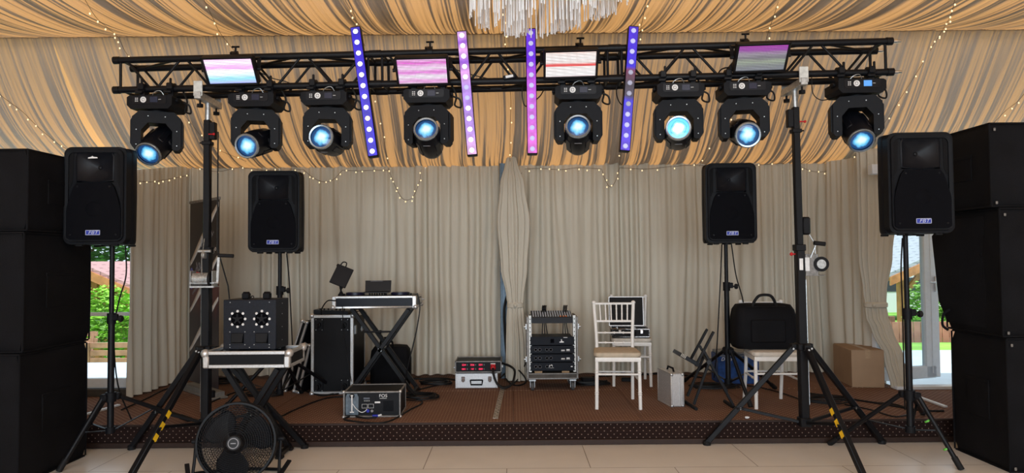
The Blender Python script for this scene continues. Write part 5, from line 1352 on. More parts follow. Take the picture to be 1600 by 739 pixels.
# --- power distribution unit on the aluminium case
ac = thing('aluminium_case', 'silver aluminium case with two latches and black handle under the red display unit', 'equipment case', (-.372, 7.06, SZ))
m = MB(); m.box((0, .15, .0765), (.425, .30, .153), .006); m.build('shell', mat('ribbed aluminium sheet', (.60, .60, .61), .42, metal=.6, var=.1, scale=80), ac)
m = MB(); m.box((0, .15, .105), (.429, .304, .005)); 
for sx in (-1, 1): m.box((sx * .208, .005, .0765), (.014, .014, .156), .003)
m.build('edge_profile', ALU, ac)
for sx in (-1, 1):
    m = MB(); m.box((sx * .135, -.006, .095), (.036, .012, .05), .004); m.box((sx * .135, -.010, .078), (.022, .012, .03), .004); m.build('latch', CHROME, ac)
m = MB(); m.tube([(-.062, -.006, .082), (-.055, -.020, .040), (.055, -.020, .040), (.062, -.006, .082)], .008, 8); m.box((0, -.006, .083), (.13, .012, .014), .003); m.build('handle', BLK, ac)
pd = thing('power_distributor', 'black rack unit with red number displays and red plug on top of the silver case', 'power distributor', (-.352, 7.04, SZ + .158))
m = MB(); m.box((0, .16, .062), (.455, .31, .105), .003); m.build('panels', LAM, pd)
m = MB(); flight_frame(m, .475, .33, .118, t=.013, z0=.002); m.build('edge_profile', ALUD, pd)
LEDR = emit_mat('red digits', (1.0, .02, .10), 1.6)
vals = [['224', '226', '231'], ['001', '10', '000']]
for j in range(2):
    for i in range(3):
        x, z = -.145 + i * .085, .082 - j * .042
        m = MB(); m.box((x, -.0035, z), (.050, .004, .024), .001); dsp = m.build('display', mat('dark red window', (.06, .0, .008), .2), pd)
        text(vals[j][i], .024, LEDR, dsp, FRONT(x, -.007, z) @ Matrix.Diagonal((1.15, 1, 1, 1)), 'digits')
        m = MB()
        for q_ in (-.006, .002): m.box((x + .034, -.003, z + q_ + .002), (.008, .002, .005))
        m.build('unit_print', GPRINT, pd)
m = MB(); m.lathe([(0, .045), (.016, .045), (.024, .025), (.028, .02), (.028, 0)], TR(.150, 0, .055) @ RX(PI / 2), 22); m.box((.15, -.02, .083), (.05, .03, .012), .003); m.build('red_plug', RED, pd)
m = MB(); m.box((.150, -.004, .089), (.05, .004, .016), .002); m.build('socket_print', WPRINT, pd)
m = MB(); m.tube(spline([(.150, -.045, .055), (.155, -.075, .0), (.19, -.09, -.09), (.26, -.10, -.135), (.34, -.06, -.10), (.37, .05, .0), (.33, .20, .03), (.235, .25, .06)], 6), .012, 8); m.build('supply_cable', CABLE, pd)
m = MB(); m.box((-.245, .05, .05), (.02, .03, .02), .004); m.box((.243, .05, .06), (.02, .04, .03), .004); m.build('latch', STEEL, pd)

# --- rack on wheels with mixer
rk = thing('equipment_rack', 'worn open flight rack on castors with amplifiers, right of the centre curtain', 'equipment rack', (.392, 6.88, SZ))
RW, RD, RH, RB = .50, .45, .655, .115
m = MB()
for sx in (-1, 1): m.box((sx * (RW / 2 - .006), RD / 2, RB + RH / 2 - .03), (.010, RD, RH - .06))
m.box((0, RD / 2, RB + .03), (RW, RD, .06)); m.build('shell', mat('worn grey laminate', (.07, .06, .05), .6, var=.4, scale=9), rk)
m = MB()
for sx in (-1, 1):
    for y in (.008, RD - .008): m.box((sx * (RW / 2 - .004), y, RB + RH / 2 - .02), (.018, .018, RH - .04), .003)
    m.box((sx * (RW / 2 - .004), RD / 2, RB + RH - .045), (.018, RD, .018), .003)
for y in (.006, RD - .006): m.box((0, y, RB + .008), (RW, .014, .016), .003); m.box((0, y, RB + .055), (RW, .014, .012), .003)
m.build('edge_profile', ALUD, rk)
for sx in (-1, 1):
    m = MB(); m.box((sx * (RW / 2 - .030), .016, RB + .06 + .29), (.028, .006, .56), .001); rl = m.build('rack_rail', mat('pale rack rail', (.62, .62, .60), .45, metal=.3), rk)
    m = MB()
    for k in range(14): m.box((sx * (RW / 2 - .030), .0125, RB + .09 + k * .042), (.009, .002, .010))
    m.build('rail_hole', mat('dark opening', (.002, .002, .003), .7, spec=.03), rl)
    for z in (.20, .52): m = MB(); m.box((sx * (RW / 2 + .006), .03, RB + z), (.024, .05, .06), .004); m.cyl((sx * (RW / 2 + .012), .0, RB + z), (sx * (RW / 2 + .03), .0, RB + z), .012); m.build('latch', STEEL, rk)
for sx in (-1, 1):
    for y in (.05, RD - .05):
        m = MB(); m.box((sx * (RW / 2 - .05), y, RB - .012), (.07, .07, .02), .003); m.box((sx * (RW / 2 - .05) - .022, y, RB - .05), (.004, .05, .07)); m.box((sx * (RW / 2 - .05) + .022, y, RB - .05), (.004, .05, .07)); cs = m.build('castor', STEEL, rk)
        m = MB(); m.cyl((sx * (RW / 2 - .05) - .014, y, .042), (sx * (RW / 2 - .05) + .014, y, .042), .042, n=24); m.build('wheel', mat('grey castor rubber', (.07, .07, .07), .6), cs)
def rack_unit(label, z, h, kind):
    u = thing('rack_unit', label, 'rack unit', (.392, 6.88, SZ + RB + z), 0, 'black units mounted in the flight rack')
    m = MB(); m.box((0, .012, h / 2), (.435, .006, h - .004), .001); m.box((0, .16, h / 2), (.40, .29, h - .008)); m.build('front_panel', mat('rack unit black', (.0045, .006, .011), .5, spec=.15), u)
    if kind == 'patch':
        m = MB(); m.box((.0, .007, h * .5), (.034, .006, h * .45), .001); m.build('display', mat('dark opening', (.002, .002, .003), .7, spec=.03), u)
        m = MB(); m.prism([(.070, h * .30), (.115, h * .30), (.112, h * .45), (.098, h * .45), (.094, h * .68), (.086, h * .68), (.086, h * .45), (.072, h * .40)], .0065, .0088); m.box((.13, .0075, h * .88), (.04, .002, .005)); m.build('panel_print', WPRINT, u)
    else:
        for k in range(4):
            m = MB(); x = (-.165, -.125, -.055, -.015)[k]; m.lathe([(0, .004), (.010, .004), (.013, .0), ], TR(x, .009, h * .5) @ RX(PI / 2), 16); m.build('socket', mat('dark opening', (.002, .002, .003), .7, spec=.03), u)
        m = MB()
        for k in range(4):
            x = (-.165, -.125, -.055, -.015)[k]; m.lathe([(.0135, .0015), (.0150, .0015), (.0150, 0), (.0135, 0), (.0135, .0015)], TR(x, .009, h * .5) @ RX(PI / 2), 20)
        m.build('socket_ring', GPRINT, u)
        m = MB()
        if kind == 'amp': m.box((.105, .0075, h * .42), (.034, .002, .008)); m.box((.155, .0075, h * .46), (.032, .002, .014)); m.box((.155, .0075, h * .30), (.038, .002, .002)); m.box((.105, .0075, h * .30), (.038, .002, .002))
        else: m.prism([(-.035, h * .48), (.0, h * .48), (-.002, h * .70), (-.012, h * .78), (-.02, h * .60), (-.028, h * .74)], .0065, .0088); m.box((-.015, .0075, h * .36), (.055, .002, .002)); m.box((.19, .0075, h * .5), (.018, .002, .010))
        m.build('panel_print', WPRINT, u)
rack_unit('double height black rack unit with a small white tree shaped print, topmost in the rack', .335, .086, 'patch')
rack_unit('black rack amplifier with white print on its right, directly under the double height unit', .252, .080, 'amp')
rack_unit('black rack amplifier with white print on its right, second from the rack bottom', .170, .078, 'amp')
rack_unit('black rack amplifier with its white print in the middle, lowest in the rack', .082, .084, 'low')
m = MB()
for x in (-.14, .13):
    b = thing('wood_block', 'small wooden block under the %s end of the lowest rack unit' % ('left' if x < 0 else 'right'), 'wood block', (.392 + x, 6.90, SZ + RB + .061)); 
    q = MB(); q.box((0, .02, .009), (.075, .05, .018), .002); q.build('block', mat('raw wood', (.35, .24, .14), .8), b)
mxr = thing('audio_mixer', 'grey audio mixer with rows of knobs tilted on top of the flight rack', 'audio mixer', (.392, 6.89, SZ + RB + .555))
m = MB(); m.prism([(-.0, .0), (.30, .08), (.30, .10), (-.02, .055), (-.03, .0)], -.205, .205, RZ(PI / 2) @ Matrix.Identity(4)); 
m.v = [Vector((p.x, p.y, p.z)) for p in m.v]; m.v = [Vector((p.x if abs(p.x) > 0 else 0, p.y, p.z)) for p in m.v]; m.build('body', mat('mixer dark grey', (.012, .014, .019), .5, spec=.2), mxr)
m = MB()
for i in range(16):
    for j in range(4):
        x = -.185 + i * .0247; y = .03 + j * .06; m.cyl((x, y, .058 + j * .010), (x, y, .078 + j * .010), .0065, n=8)
tag(m.build('knobs', mat('grey knobs', (.35, .35, .36), .5), mxr), kind='stuff')
m = MB()
for x in (.085, .115, .14): m.box((x, .02, .066), (.016, .016, .01), .002)
tag(m.build('coloured_buttons', mat('orange button', (.6, .15, .03), .5), mxr), 'small orange buttons')
for k, x in enumerate((-.09, -.075, -.06, .125, .14, .155)):
    m = MB(); m.tube(spline([(x, .17, .085), (x, .15, .14), (x + .01, .20, .16), (x + .012, .29, .11), (x + .01, .33, -.02), (x + .02 * (k % 3), .31, -.22)], 5), .0055, 6); m.build('signal_lead', CABLE, mxr)

# --- white ballroom chairs
def chair(label, cushion=CUSH):
    t = thing('white_chair', label, 'chair', group='white wooden ballroom chairs on the stage')
    fw, bw, dp, sh, bh = .365, .325, .36, .445, .895
    def ringed(m, p0, p1, r, rings):
        m.cyl(p0, p1, r, n=14); p0, p1 = Vector(p0), Vector(p1); d = (p1 - p0).normalized()
        for u in rings:
            c = p0.lerp(p1, u); m.cyl(c - d * .006, c, r * .9, r * 1.30, n=14); m.cyl(c, c + d * .006, r * 1.30, r * .9, n=14)
    for sx in (-1, 1):
        m = MB(); ringed(m, (sx * fw / 2, -dp / 2, sh - .02), (sx * (fw / 2 + .005), -dp / 2 - .01, 0), .0155, (.22, .27, .66, .70)); m.build('leg', WPRINT and WHITEP, t)
        m = MB(); pts = spline([(sx * (bw / 2 + .004), dp / 2 + .075, 0), (sx * (bw / 2), dp / 2 + .02, sh * .6), (sx * (bw / 2), dp / 2, sh), (sx * (bw / 2 + .004), dp / 2 + .02, .62), (sx * (bw / 2 + .020), dp / 2 + .075, bh - .01)], 6)
        m.tube(pts, .0155, 12); m.ball((sx * (bw / 2 + .020), dp / 2 + .077, bh), .021, sc=(1, 1, .9)); m.build('back_post', WHITEP, t)
    m = MB(); m.prism([(-fw / 2 - .012, -dp / 2 - .018), (fw / 2 + .012, -dp / 2 - .018), (bw / 2 + .012, dp / 2 + .015), (-bw / 2 - .012, dp / 2 + .015)], 0, .032, TR(0, 0, sh + .001) @ RX(PI / 2) @ Matrix.Diagonal((1, 1, 1, 1)))
    m.v = [Vector((p.x, p.y, p.z)) for p in m.v]; zs = [p.z for p in m.v]; ys = [p.y for p in m.v]
    m2 = MB(); 
    ol = [(-fw / 2 - .012, -dp / 2 - .018), (fw / 2 + .012, -dp / 2 - .018), (bw / 2 + .012, dp / 2 + .015), (-bw / 2 - .012, dp / 2 + .015)]
    m2.loft([[(x, y, sh - .034) for x, y in ol], [(x * 1.01, y * 1.01, sh - .028) for x, y in ol], [(x * 1.01, y * 1.01, sh - .004) for x, y in ol], [(x, y, sh + .002) for x, y in ol]]); m2.build('seat', WHITEP, t)
    m = MB(); cl = rrect(fw + .045, dp + .03, .05, 4); rings = []
    for s_, z in ((.95, .002), (1.0, .012), (1.01, .026), (.98, .040), (.85, .047), (.5, .050)): rings.append([(x * s_ * (1 if y < 0 else .94), y * s_, sh + z) for x, y in cl])
    m.loft(rings); m.build('cushion', cushion, t)
    for z in (.30, .20): m = MB(); ringed(m, (-fw / 2, -dp / 2 - .004, z), (fw / 2, -dp / 2 - .004, z), .009, (.2, .5, .8)) if z == .30 else ringed(m, (-bw / 2, dp / 2 + .028, z + .06), (bw / 2, dp / 2 + .028, z + .06), .009, (.2, .5, .8)); m.build('stretcher', WHITEP, t)
    for sx in (-1, 1):
        m = MB(); ringed(m, (sx * fw / 2, -dp / 2, .25), (sx * bw / 2, dp / 2 + .03, .25), .009, (.3, .7)); m.build('stretcher', WHITEP, t)
    def back(z):
        u = (z - sh) / (bh - sh); return dp / 2 + .005 + .070 * u ** 1.5, bw / 2 + .018 * u ** 1.6
    for z in (.885, .725, .62, .53, .475):
        y, hx = back(z); m = MB(); m.bar((-hx, y, z), (hx, y, z), .016, .020 if z > .7 else .014, bev=.004)
        for u in (.25, .5, .75): m.ball((-hx + 2 * hx * u, y, z), .012, 8, 6)
        m.build('back_rail', WHITEP, t)
    for k in range(6):
        u = (k + 1) / 7; y0, h0 = back(.885); y1, h1 = back(.725)
        m = MB(); ringed(m, (-h0 + 2 * h0 * u, y0, .885), (-h1 + 2 * h1 * u, y1, .725), .0068, (.3, .6)); m.build('spindle', WHITEP, t)
    return t
ch = chair('nearest white spindle back chair with beige cushion, empty and facing forward, right of the rack')
ch.location = (.925, 6.22, SZ); ch.rotation_euler = (0, 0, R(-4))
c2 = dup(ch, 'white chair by the back curtain with an open aluminium case on its seat', (1.235, 7.28, SZ), R(-6))
c3 = dup(ch, 'white chair at the right with a big black bag on its seat', (2.29, 6.18, SZ), R(-3))
for c_ in (c2, c3):
    for o in bpy.data.objects:
        if o.parent == c_ and o.name.startswith('cushion'): o.data = o.data.copy(); o.data.materials[0] = CUSHW

# open aluminium case on the second chair
oc = thing('open_case', 'open aluminium case with quilted black lining on the chair behind the empty one', 'equipment case', (1.205, 7.09, SZ + .497), R(-5))
m = MB(); m.box((0, .145, .004), (.38, .29, .008))
for (c_, d_) in (((0, .003, .045), (.38, .006, .09)), ((0, .287, .045), (.38, .006, .09)), ((-.187, .145, .045), (.006, .29, .09)), ((.187, .145, .045), (.006, .29, .09))): m.box(c_, d_)
m.build('case_base', mat('quilted black', (.006, .006, .007), .7, bump=.6, bscale=60), oc)
m = MB(); flight_frame(m, .385, .295, .092, t=.014); m.build('edge_profile', CHROME, oc)
for sx in (-1, 1): m = MB(); m.box((sx * .11, -.008, .06), (.03, .014, .04), .004); m.build('latch', CHROME, oc)
m = MB(); m.tube([(-.05, -.008, .055), (-.045, -.028, .03), (.045, -.028, .03), (.05, -.008, .055)], .007, 8); m.build('handle', BLK, oc)
Ml = TR(-.02, .29, .09) @ RX(R(-8))
m = MB(); m.box((0, .02, .155), (.355, .035, .30), .004, Ml); lid = m.build('lid', mat('quilted black', (.006, .006, .007), .7), oc)
m = MB()
for sx in (-1, 1): m.box((sx * .18, .02, .155), (.010, .042, .31), .003, Ml)
for z in (.004, .308): m.box((0, .02, z), (.37, .042, .010), .003, Ml)
m.build('lid_rim', ALU, lid)
for k in range(5):
    m = MB(); m.cyl((-.13 + k * .06, .08, .02), (-.13 + k * .06, .08, .10), .018, n=12); m.build('stored_item', (CHROME, BLK, BLKS)[k % 3], oc)

# black bag on the third chair
bb = thing('black_bag', 'big black zip bag with arched handle lying on the right white chair', 'bag', (2.245, 6.23, SZ + .50), R(-3))
m = MB(); rings = []
for (sx, sy, z) in ((.96, .9, 0), (1.02, 1, .03), (1.03, 1.02, .16), (1.01, 1.0, .27), (.96, .88, .34), (.86, .60, .385), (.60, .3, .395)):
    rings.append([(x * sx + .006 * noise.noise(Vector((x * 9, y * 9, z * 7))), y * sy + .012 * noise.noise(Vector((x * 7, 3, z * 9))), z) for x, y in rrect(.53, .30, .07, 5)])
m.loft(rings); m.build('body', NYLON, bb, sharp=60)
m = MB(); m.box((0, -.158, .16), (.30, .02, .20), .012); m.build('front_pocket', NYLON, bb)
m = MB(); m.tube(spline([(-.12, -.08, .36), (-.09, -.10, .43), (-.05, -.11, .47), (.03, -.11, .47), (.07, -.10, .43), (.10, -.08, .36)], 5), .013, 8); m.build('handle', RUB, bb)
m = MB(); m.tube(spline([(-.24, -.05, .365), (-.1, -.13, .372), (.1, -.13, .372), (.24, -.05, .365)], 5), .004, 5); m.build('zip', BLKM, bb)

# silver case on end
sc_ = thing('silver_case', 'slim silver aluminium case standing on end left of the folded laptop stand', 'equipment case', (1.44, 6.10, SZ), R(9))
m = MB(); m.box((0, .16, .148), (.118, .32, .292), .008); m.build('shell', mat('ribbed aluminium sheet', (.60, .60, .61), .42, metal=.6, var=.1, scale=80), sc_)
m = MB()
for sx in (-1, 1):
    for y in (.004, .316): m.box((sx * .055, y, .148), (.014, .014, .296), .003)
    for z in (.005, .291): m.box((sx * .055, .16, z), (.014, .32, .014), .003)
m.box((.02, -.002, .148), (.006, .006, .29)); m.build('edge_profile', ALU, sc_)
for sx in (-1, 1):
    for z in (.012, .284): m = MB(); m.ball((sx * .05, .006, z), .016, 10, 6); m.cyl((sx * .045, -.006, z + (-.012 if z > .1 else .012)), (sx * .045, -.010, z + (-.012 if z > .1 else .012)), .004, n=8); m.build('corner', STEEL, sc_)
m = MB(); m.tube([(0, .08, .295), (0, .10, .325), (0, .21, .325), (0, .23, .295)], .009, 8); m.build('handle', BLK, sc_)

# folding laptop stand
ls = thing('laptop_stand', 'black folding laptop stand with a slanted cradle beside the slim silver case', 'laptop stand', (1.62, 6.15, SZ)); O = Vector((1.62, 6.15, SZ))
YA, YB = 6.02, 6.34
def lsP(x, y, Y): return P(x, y, Y) - O
def lbar(a, b, w=.022): 
    m = MB(); m.bar(a, b, w, w, up=(0, 1, 0), bev=.003); return m
for (a, b, Y0, Y1, nm) in (((1115, 518), (1087, 572), 6.02, 6.02, 'cradle_arm'), ((1105, 514), (1080, 560), 6.30, 6.30, 'cradle_arm'),
                           ((1110, 560), (1084, 632), 6.02, 6.00, 'leg'), ((1100, 556), (1074, 619), 6.30, 6.25, 'leg'),
                           ((1098, 545), (1146, 634), 6.02, 6.00, 'leg'), ((1093, 540), (1136, 612), 6.30, 6.25, 'leg')):
    lbar(lsP(*a, Y0), lsP(*b, Y1)).build(nm, BLKM, ls)
m = MB(); m.cyl(lsP(1108, 566, 5.99), lsP(1100, 556, 6.33), .012); m.cyl(lsP(1108, 566, 5.98), lsP(1108, 566, 5.995), .02, n=10); m.build('pivot', BLKM, ls)
m = MB(); a, b = lsP(1088, 638, 5.96), lsP(1070, 622, 6.27); a.z = b.z = .014; m.cyl(a, b, .014); m.build('foot_bar', RUB, ls)
m = MB(); a, b = lsP(1150, 637, 5.96), lsP(1132, 614, 6.27); a.z = b.z = .014; m.cyl(a, b, .014); m.build('foot_bar', RUB, ls)
m = MB(); a, b = lsP(1086, 567, 6.16), lsP(1058, 551, 6.16); m.bar(a, b, .30, .035, up=(0, 0, 1), bev=.004); pltt = m.build('cradle_plate', BLKS, ls)
m = MB()
for k in range(4): m.bar(b + (a - b) * (.0 + .07 * k) + Vector((0, -.155, .004)), b + (a - b) * (.03 + .07 * k) + Vector((0, -.155, .004)), .006, .030)
m.build('plate_print', mat('pale print', (.5, .48, .42), .5), pltt)

# blue box behind the stand
bx = thing('blue_box', 'blue printed box with white lettering on the floor behind the back right speaker stand', 'box', (2.33, 7.18, SZ), R(-2))
m = MB(); m.box((0, .14, .15), (.42, .28, .30), .006); m.build('body', BLUE, bx)
m = MB(); m.box((0, .14, .315), (.40, .26, .03), .006); m.box((0, -.002, .29), (.40, .004, .012)); m.build('lid', mat('pale grey lid', (.20, .22, .24), .5), bx)
text('Defin', .050, WPRINT, bx, FRONT(-.125, -.003, .255), shear=.3)
# cardboard box
cb = thing('cardboard_box', 'closed brown cardboard box at the right end of the stage', 'cardboard box', (3.385, 6.95, SZ), R(-7))
m = MB(); m.box((.155, .27, .185), (.31, .54, .37), .004); m.build('box_body', CARD, cb)
m = MB(); m.box((.08, .27, .372), (.145, .54, .004)); m.box((.232, .27, .372), (.145, .54, .004)); m.build('flap', CARD, cb)
m = MB(); m.box((.155, .27, .3752), (.05, .54, .001)); m.box((.155, -.0006, .33), (.05, .001, .08)); m.build('packing_tape', mat('brown packing tape', (.42, .29, .18), .3), cb)

# roll-up banner
a, b = Vector((-3.33, 7.14, SZ)), Vector((-2.80, 6.62, SZ)); L = (b - a).length; mid = (a + b) / 2
bn = thing('roll_up_banner', 'dark roll-up banner with white swooshes and outlined lettering behind the left crank stand', 'banner', mid, math.atan2(b.y - a.y, b.x - a.x))
m = MB(); m.prism([(-L / 2, .0), (L / 2, .0), (L / 2, .065), (-L / 2, .065)], -.055, .055); m.box((0, 0, .01), (L + .04, .16, .02), .004)
m.v = [Vector(p) for p in m.v]; m.build('base', mat('silver banner base', (.24, .235, .22), .5, metal=.4), bn)
m = MB(); m.box((L / 2 - .02, -.05, .045), (.05, .04, .085), .01); m.build('end_cap', BLK, bn)
def banner_mat():
    m, nt, b = nodes('banner print'); N, Lk = nt.nodes, nt.links
    tc = N.new('ShaderNodeTexCoord'); sp = N.new('ShaderNodeSeparateXYZ'); Lk.new(tc.outputs['Object'], sp.inputs[0])
    cr = N.new('ShaderNodeValToRGB'); mr = N.new('ShaderNodeMapRange'); mr.inputs['From Max'].default_value = 2.0
    nz = N.new('ShaderNodeTexNoise'); nz.inputs['Scale'].default_value = 2.5; mp = N.new('ShaderNodeMapping'); mp.inputs['Scale'].default_value = (4, 1, .7); mp.inputs['Rotation'].default_value = (0, .3, 0); Lk.new(tc.outputs['Object'], mp.inputs['Vector']); Lk.new(mp.outputs[0], nz.inputs['Vector'])
    ad = N.new('ShaderNodeMath'); ad.operation = 'MULTIPLY_ADD'; ad.inputs[1].default_value = .5; Lk.new(nz.outputs['Fac'], ad.inputs[0]); Lk.new(sp.outputs['Z'], ad.inputs[2]); Lk.new(ad.outputs[0], mr.inputs['Value']); Lk.new(mr.outputs[0], cr.inputs['Fac'])
    e = cr.color_ramp.elements; e[0].position = 0; e[0].color = (.02, .016, .022, 1); e[1].position = 1; e[1].color = (.006, .005, .008, 1)
    for p, c in ((.35, (.03, .025, .03)), (.50, (.012, .010, .016)), (.60, (.07, .018, .02)), (.68, (.10, .03, .028)), (.74, (.010, .007, .012))): x = e.new(p); x.color = (*c, 1)
    Lk.new(cr.outputs[0], b.inputs['Base Color']); b.inputs['Roughness'].default_value = .3; return m
m = MB(); m.box((0, 0, 1.0), (L - .03, .006, 1.82)); bp_ = m.build('printed_sheet', banner_mat(), bn)
m = MB(); m.box((0, 0, 1.915), (L, .02, .028), .004); m.build('top_rail', ALUD, bn)
m = MB(); m.cyl((0, .03, .05), (0, .03, 1.9), .010); m.build('support_pole', ALUD, bn)
CRM = mat('banner cream print', (.60, .55, .50), .4)
def swoosh(z0, z1, wd):
    m = MB(); up = []; dn = []
    for k in range(21):
        u = k / 20; x = -L / 2 + .02 + (L - .04) * u; s = u * u * (3 - 2 * u); z = z0 + (z1 - z0) * (s * .6 + u * .4) + .03 * math.sin(2 * PI * u); w_ = wd * (.55 + .6 * math.sin(PI * u)); up.append((x, -.0042, z + w_ / 2)); dn.append((x, -.0042, z - w_ / 2))
    n = len(up); v = up + dn; f = [(i, i + 1, n + i + 1, n + i) for i in range(n - 1)]
    m.add(v, f); m.build('swoosh_print', CRM, bp_, solid=.0008)
swoosh(1.28, 1.86, .085); swoosh(.80, 1.36, .075); swoosh(.40, .95, .07)
m = MB(); m.tube([(-.34, -.005, 1.06), (-.34, -.005, 1.20), (-.30, -.005, 1.24), (-.27, -.005, 1.20), (-.27, -.005, 1.06), (-.30, -.005, 1.03)], .005, 4, closed=True); m.build('logo_print', mat('violet print', (.16, .16, .38), .4), bp_)
for s_, sz, x, z, rot, mt in (('da', .17, -.15, 1.24, 38, GPRINT), ('a.', .17, .18, 1.60, 38, GPRINT), ('.ro', .07, .26, 1.42, 30, CRM), ('events', .06, -.22, 1.02, 30, GPRINT)):
    text(s_, sz, mt, bp_, TR(x, -.005, z) @ RY(-R(rot)) @ RX(PI / 2), 'print', ext=.0003, shear=.2)

# --- cables
def cable(label, pts, r=.007, nm='cable', group='black cables on the stage', per=7):
    m = MB(); m.tube(spline(pts, per), r, 6); o = m.build(nm, CABLE); return tag(o, label, 'cable', group)
def F(x, y, dz=.009): return G(x, y, SZ + dz)
cable('black cable running from the left curtain across the stage past the banner foot', [F(190, 640), F(230, 622), F(262, 607), F(300, 602), F(318, 607)])
cable('long thin black cable curving between the crank stand foot and the tall flight case', [F(330, 628), F(370, 612), F(410, 607), F(455, 603), F(500, 617), F(560, 610)])
cable('black cable looping left of the fog machine', [F(440, 650), F(470, 636), F(510, 622), F(545, 619), F(560, 615), F(535, 612), F(505, 618), F(480, 612)])
cable('black cable winding from the fog machine along the stage to the X stand foot', [F(588, 652), F(570, 653), F(550, 650), F(540, 656), F(600, 660) - Vector((0, 0, .0)), F(640, 640), F(660, 628), F(640, 618), F(650, 610), F(690, 600)])
def coil(label, x, y, rx, ry, n, r=.006, nm='cable_coil', seed=1, dz=0):
    c = G(x, y, SZ + .01); pts = []
    rnd = random.Random(seed)
    for k in range(n * 10 + 1):
        a = k * 2 * PI / 10; q = 1 + .12 * rnd.uniform(-1, 1); pts.append((c.x + rx * q * math.cos(a) + .02 * math.sin(k * .13), c.y + ry * q * math.sin(a), SZ + .008 + .010 * (k / 10) + .006 * rnd.random() + dz))
    m = MB(); m.tube(spline(pts, 3), r, 6); o = m.build(nm, CABLE); return tag(o, label, 'coiled cable', 'coiled cables lying on the stage')
coil('coiled black cable left of the lowest leaning lid', 412, 618, .17, .10, 3, seed=2)
coil('tangle of black cable at the right foot of the tall X stand', 655, 622, .16, .13, 4, seed=3)
coil('loose black cable coils beside the X stand near the curtain', 680, 600, .16, .10, 4, seed=4)
coil('coiled black cable right behind the rack wheels', 925, 601, .16, .08, 4, seed=5)
coil('black cable heap between the second chair and the slim silver case', 1045, 592, .10, .14, 4, seed=6, dz=.0)
coil('coiled black cable behind the folding laptop stand', 1115, 606, .22, .10, 4, seed=7)
coil('large round coil of thin black cable in front of the cardboard box', 1292, 628, .20, .13, 5, r=.005, seed=8)
coil('black cable heap at the foot of the back left speaker stand', 345, 598, .2, .12, 4, seed=9)
cable('thick black cable looping between the red display unit and the rack', [F(782, 590, .05), F(800, 575, .10), F(812, 580, .12), F(822, 596, .02), F(806, 602, .01), F(790, 590, .03), F(796, 570, .16), F(815, 566, .20)], .008)
cable('second black cable hanging in a loop left of the rack', [F(776, 600, .01), F(790, 604, .01), F(808, 594, .02), F(820, 570, .18), F(824, 556, .30)], .007)
cable('black cable from the round coil running right along the stage', [F(1250, 612), F(1290, 618), F(1340, 625), F(1390, 633), F(1440, 641), F(1475, 642)], .008)
cable('thin black cable curling in front of the right speaker stand', [F(1320, 632), F(1360, 640), F(1400, 651), F(1425, 642), F(1400, 632), F(1360, 628)], .006)
cable('black cable running under the right white chair', [F(1140, 600), F(1180, 604), F(1215, 612), F(1245, 622), F(1262, 628)], .006)
cable('black cables along the foot of the curtain left of centre', [F(565, 596, .01), F(600, 594), F(640, 592), F(690, 591), F(715, 594)], .010)
cable('black cable along the foot of the curtain right of the rack', [F(900, 592), F(935, 588), F(985, 586), F(1040, 584), F(1100, 590)], .008)
# leads hanging from speakers
def hang(label, pts, r=.006): m = MB(); m.tube(spline(pts, 8), r, 6); tag(m.build('hanging_cable', CABLE), label, 'cable', 'leads hanging down from the loudspeakers')
hang('lead hanging from the front left loudspeaker beside its stand', [P(196, 384, 5.36), P(197, 430, 5.36), P(186, 470, 5.33), P(178, 520, 5.31), P(184, 600, 5.30), P(205, 655, 5.50)])
hang('lead hanging from the back left loudspeaker down behind the two-fan box', [P(448, 396, 6.36), P(452, 440, 6.40), P(455, 500, 6.42), P(458, 560, 6.45), P(462, 602, 6.80)])
hang('lead hanging straight along the back right speaker stand', [P(1128, 382, 6.46), P(1126, 430, 6.42), P(1123, 490, 6.42), P(1120, 545, 6.45), P(1116, 590, 6.60)])
hang('lead slanting from the back right loudspeaker to the black bag', [P(1143, 382, 6.46), P(1150, 430, 6.46), P(1160, 465, 6.42), P(1163, 490, 6.52)])
hang('lead hanging from the front right loudspeaker beside its stand', [P(1410, 372, 5.20), P(1408, 420, 5.18), P(1410, 480, 5.16), P(1412, 560, 5.17), P(1414, 640, 5.20)])
hang('lead hanging from the DJ controller case over its right corner', [P(652, 458, 6.54), P(656, 480, 6.52), P(650, 520, 6.52), P(638, 570, 6.55), P(634, 600, 6.62), P(648, 618, 6.62)])
hang('thin lead drooping from the DJ controller case to the tall flight case', [P(525, 470, 6.54), P(512, 470, 6.58), P(503, 482, 6.72), P(502, 492, 6.80)])
hang('lead hanging in front of the tall flight case', [P(535, 478, 6.52), P(537, 520, 6.60), P(545, 570, 6.62), P(549, 596, 6.5)], .004)
# black lead down the centre gap
m = MB(); m.tube(spline([(-.075, 7.58, 1.62), (-.055, 7.58, 1.3), (-.045, 7.58, 1.15), (-.09, 7.58, .95), (-.08, 7.57, .6), (-.05, 7.55, .30)]), .014, 8); tag(m.build('cable', CABLE), 'thick black lead hanging in the gap beside the centre curtain column', 'cable')
# crumpled white paper scrap on the riser edge
p = G(1172, 655, SZ + .012); p.y = SY + .02
m = MB(); m.ball((p.x, p.y, SZ + .010), .018, 8, 6, (1.2, .8, .55)); 
for i_ in range(len(m.v)): m.v[i_] += Vector((1, 1, .5)) * .008 * noise.noise(m.v[i_] * 60)
tag(m.build('paper_scrap', WPRINT), 'tiny crumpled white paper scrap on the stage edge before the right chair', 'paper scrap')
# small black stage box on the carpet right of the rack
sb = thing('cable_box', 'small black box with leads on the carpet between the rack and the empty chair', 'connector box', G(918, 600, SZ), R(10))
m = MB(); m.box((0, 0, .035), (.13, .10, .07), .006); m.build('body', BLK, sb)
pb = thing('power_strip', 'small black power strip on the carpet under the empty chair', 'power strip', G(980, 596, SZ), R(-10))
m = MB(); m.box((0, 0, .02), (.12, .06, .04), .006); m.build('body', BLK, pb)

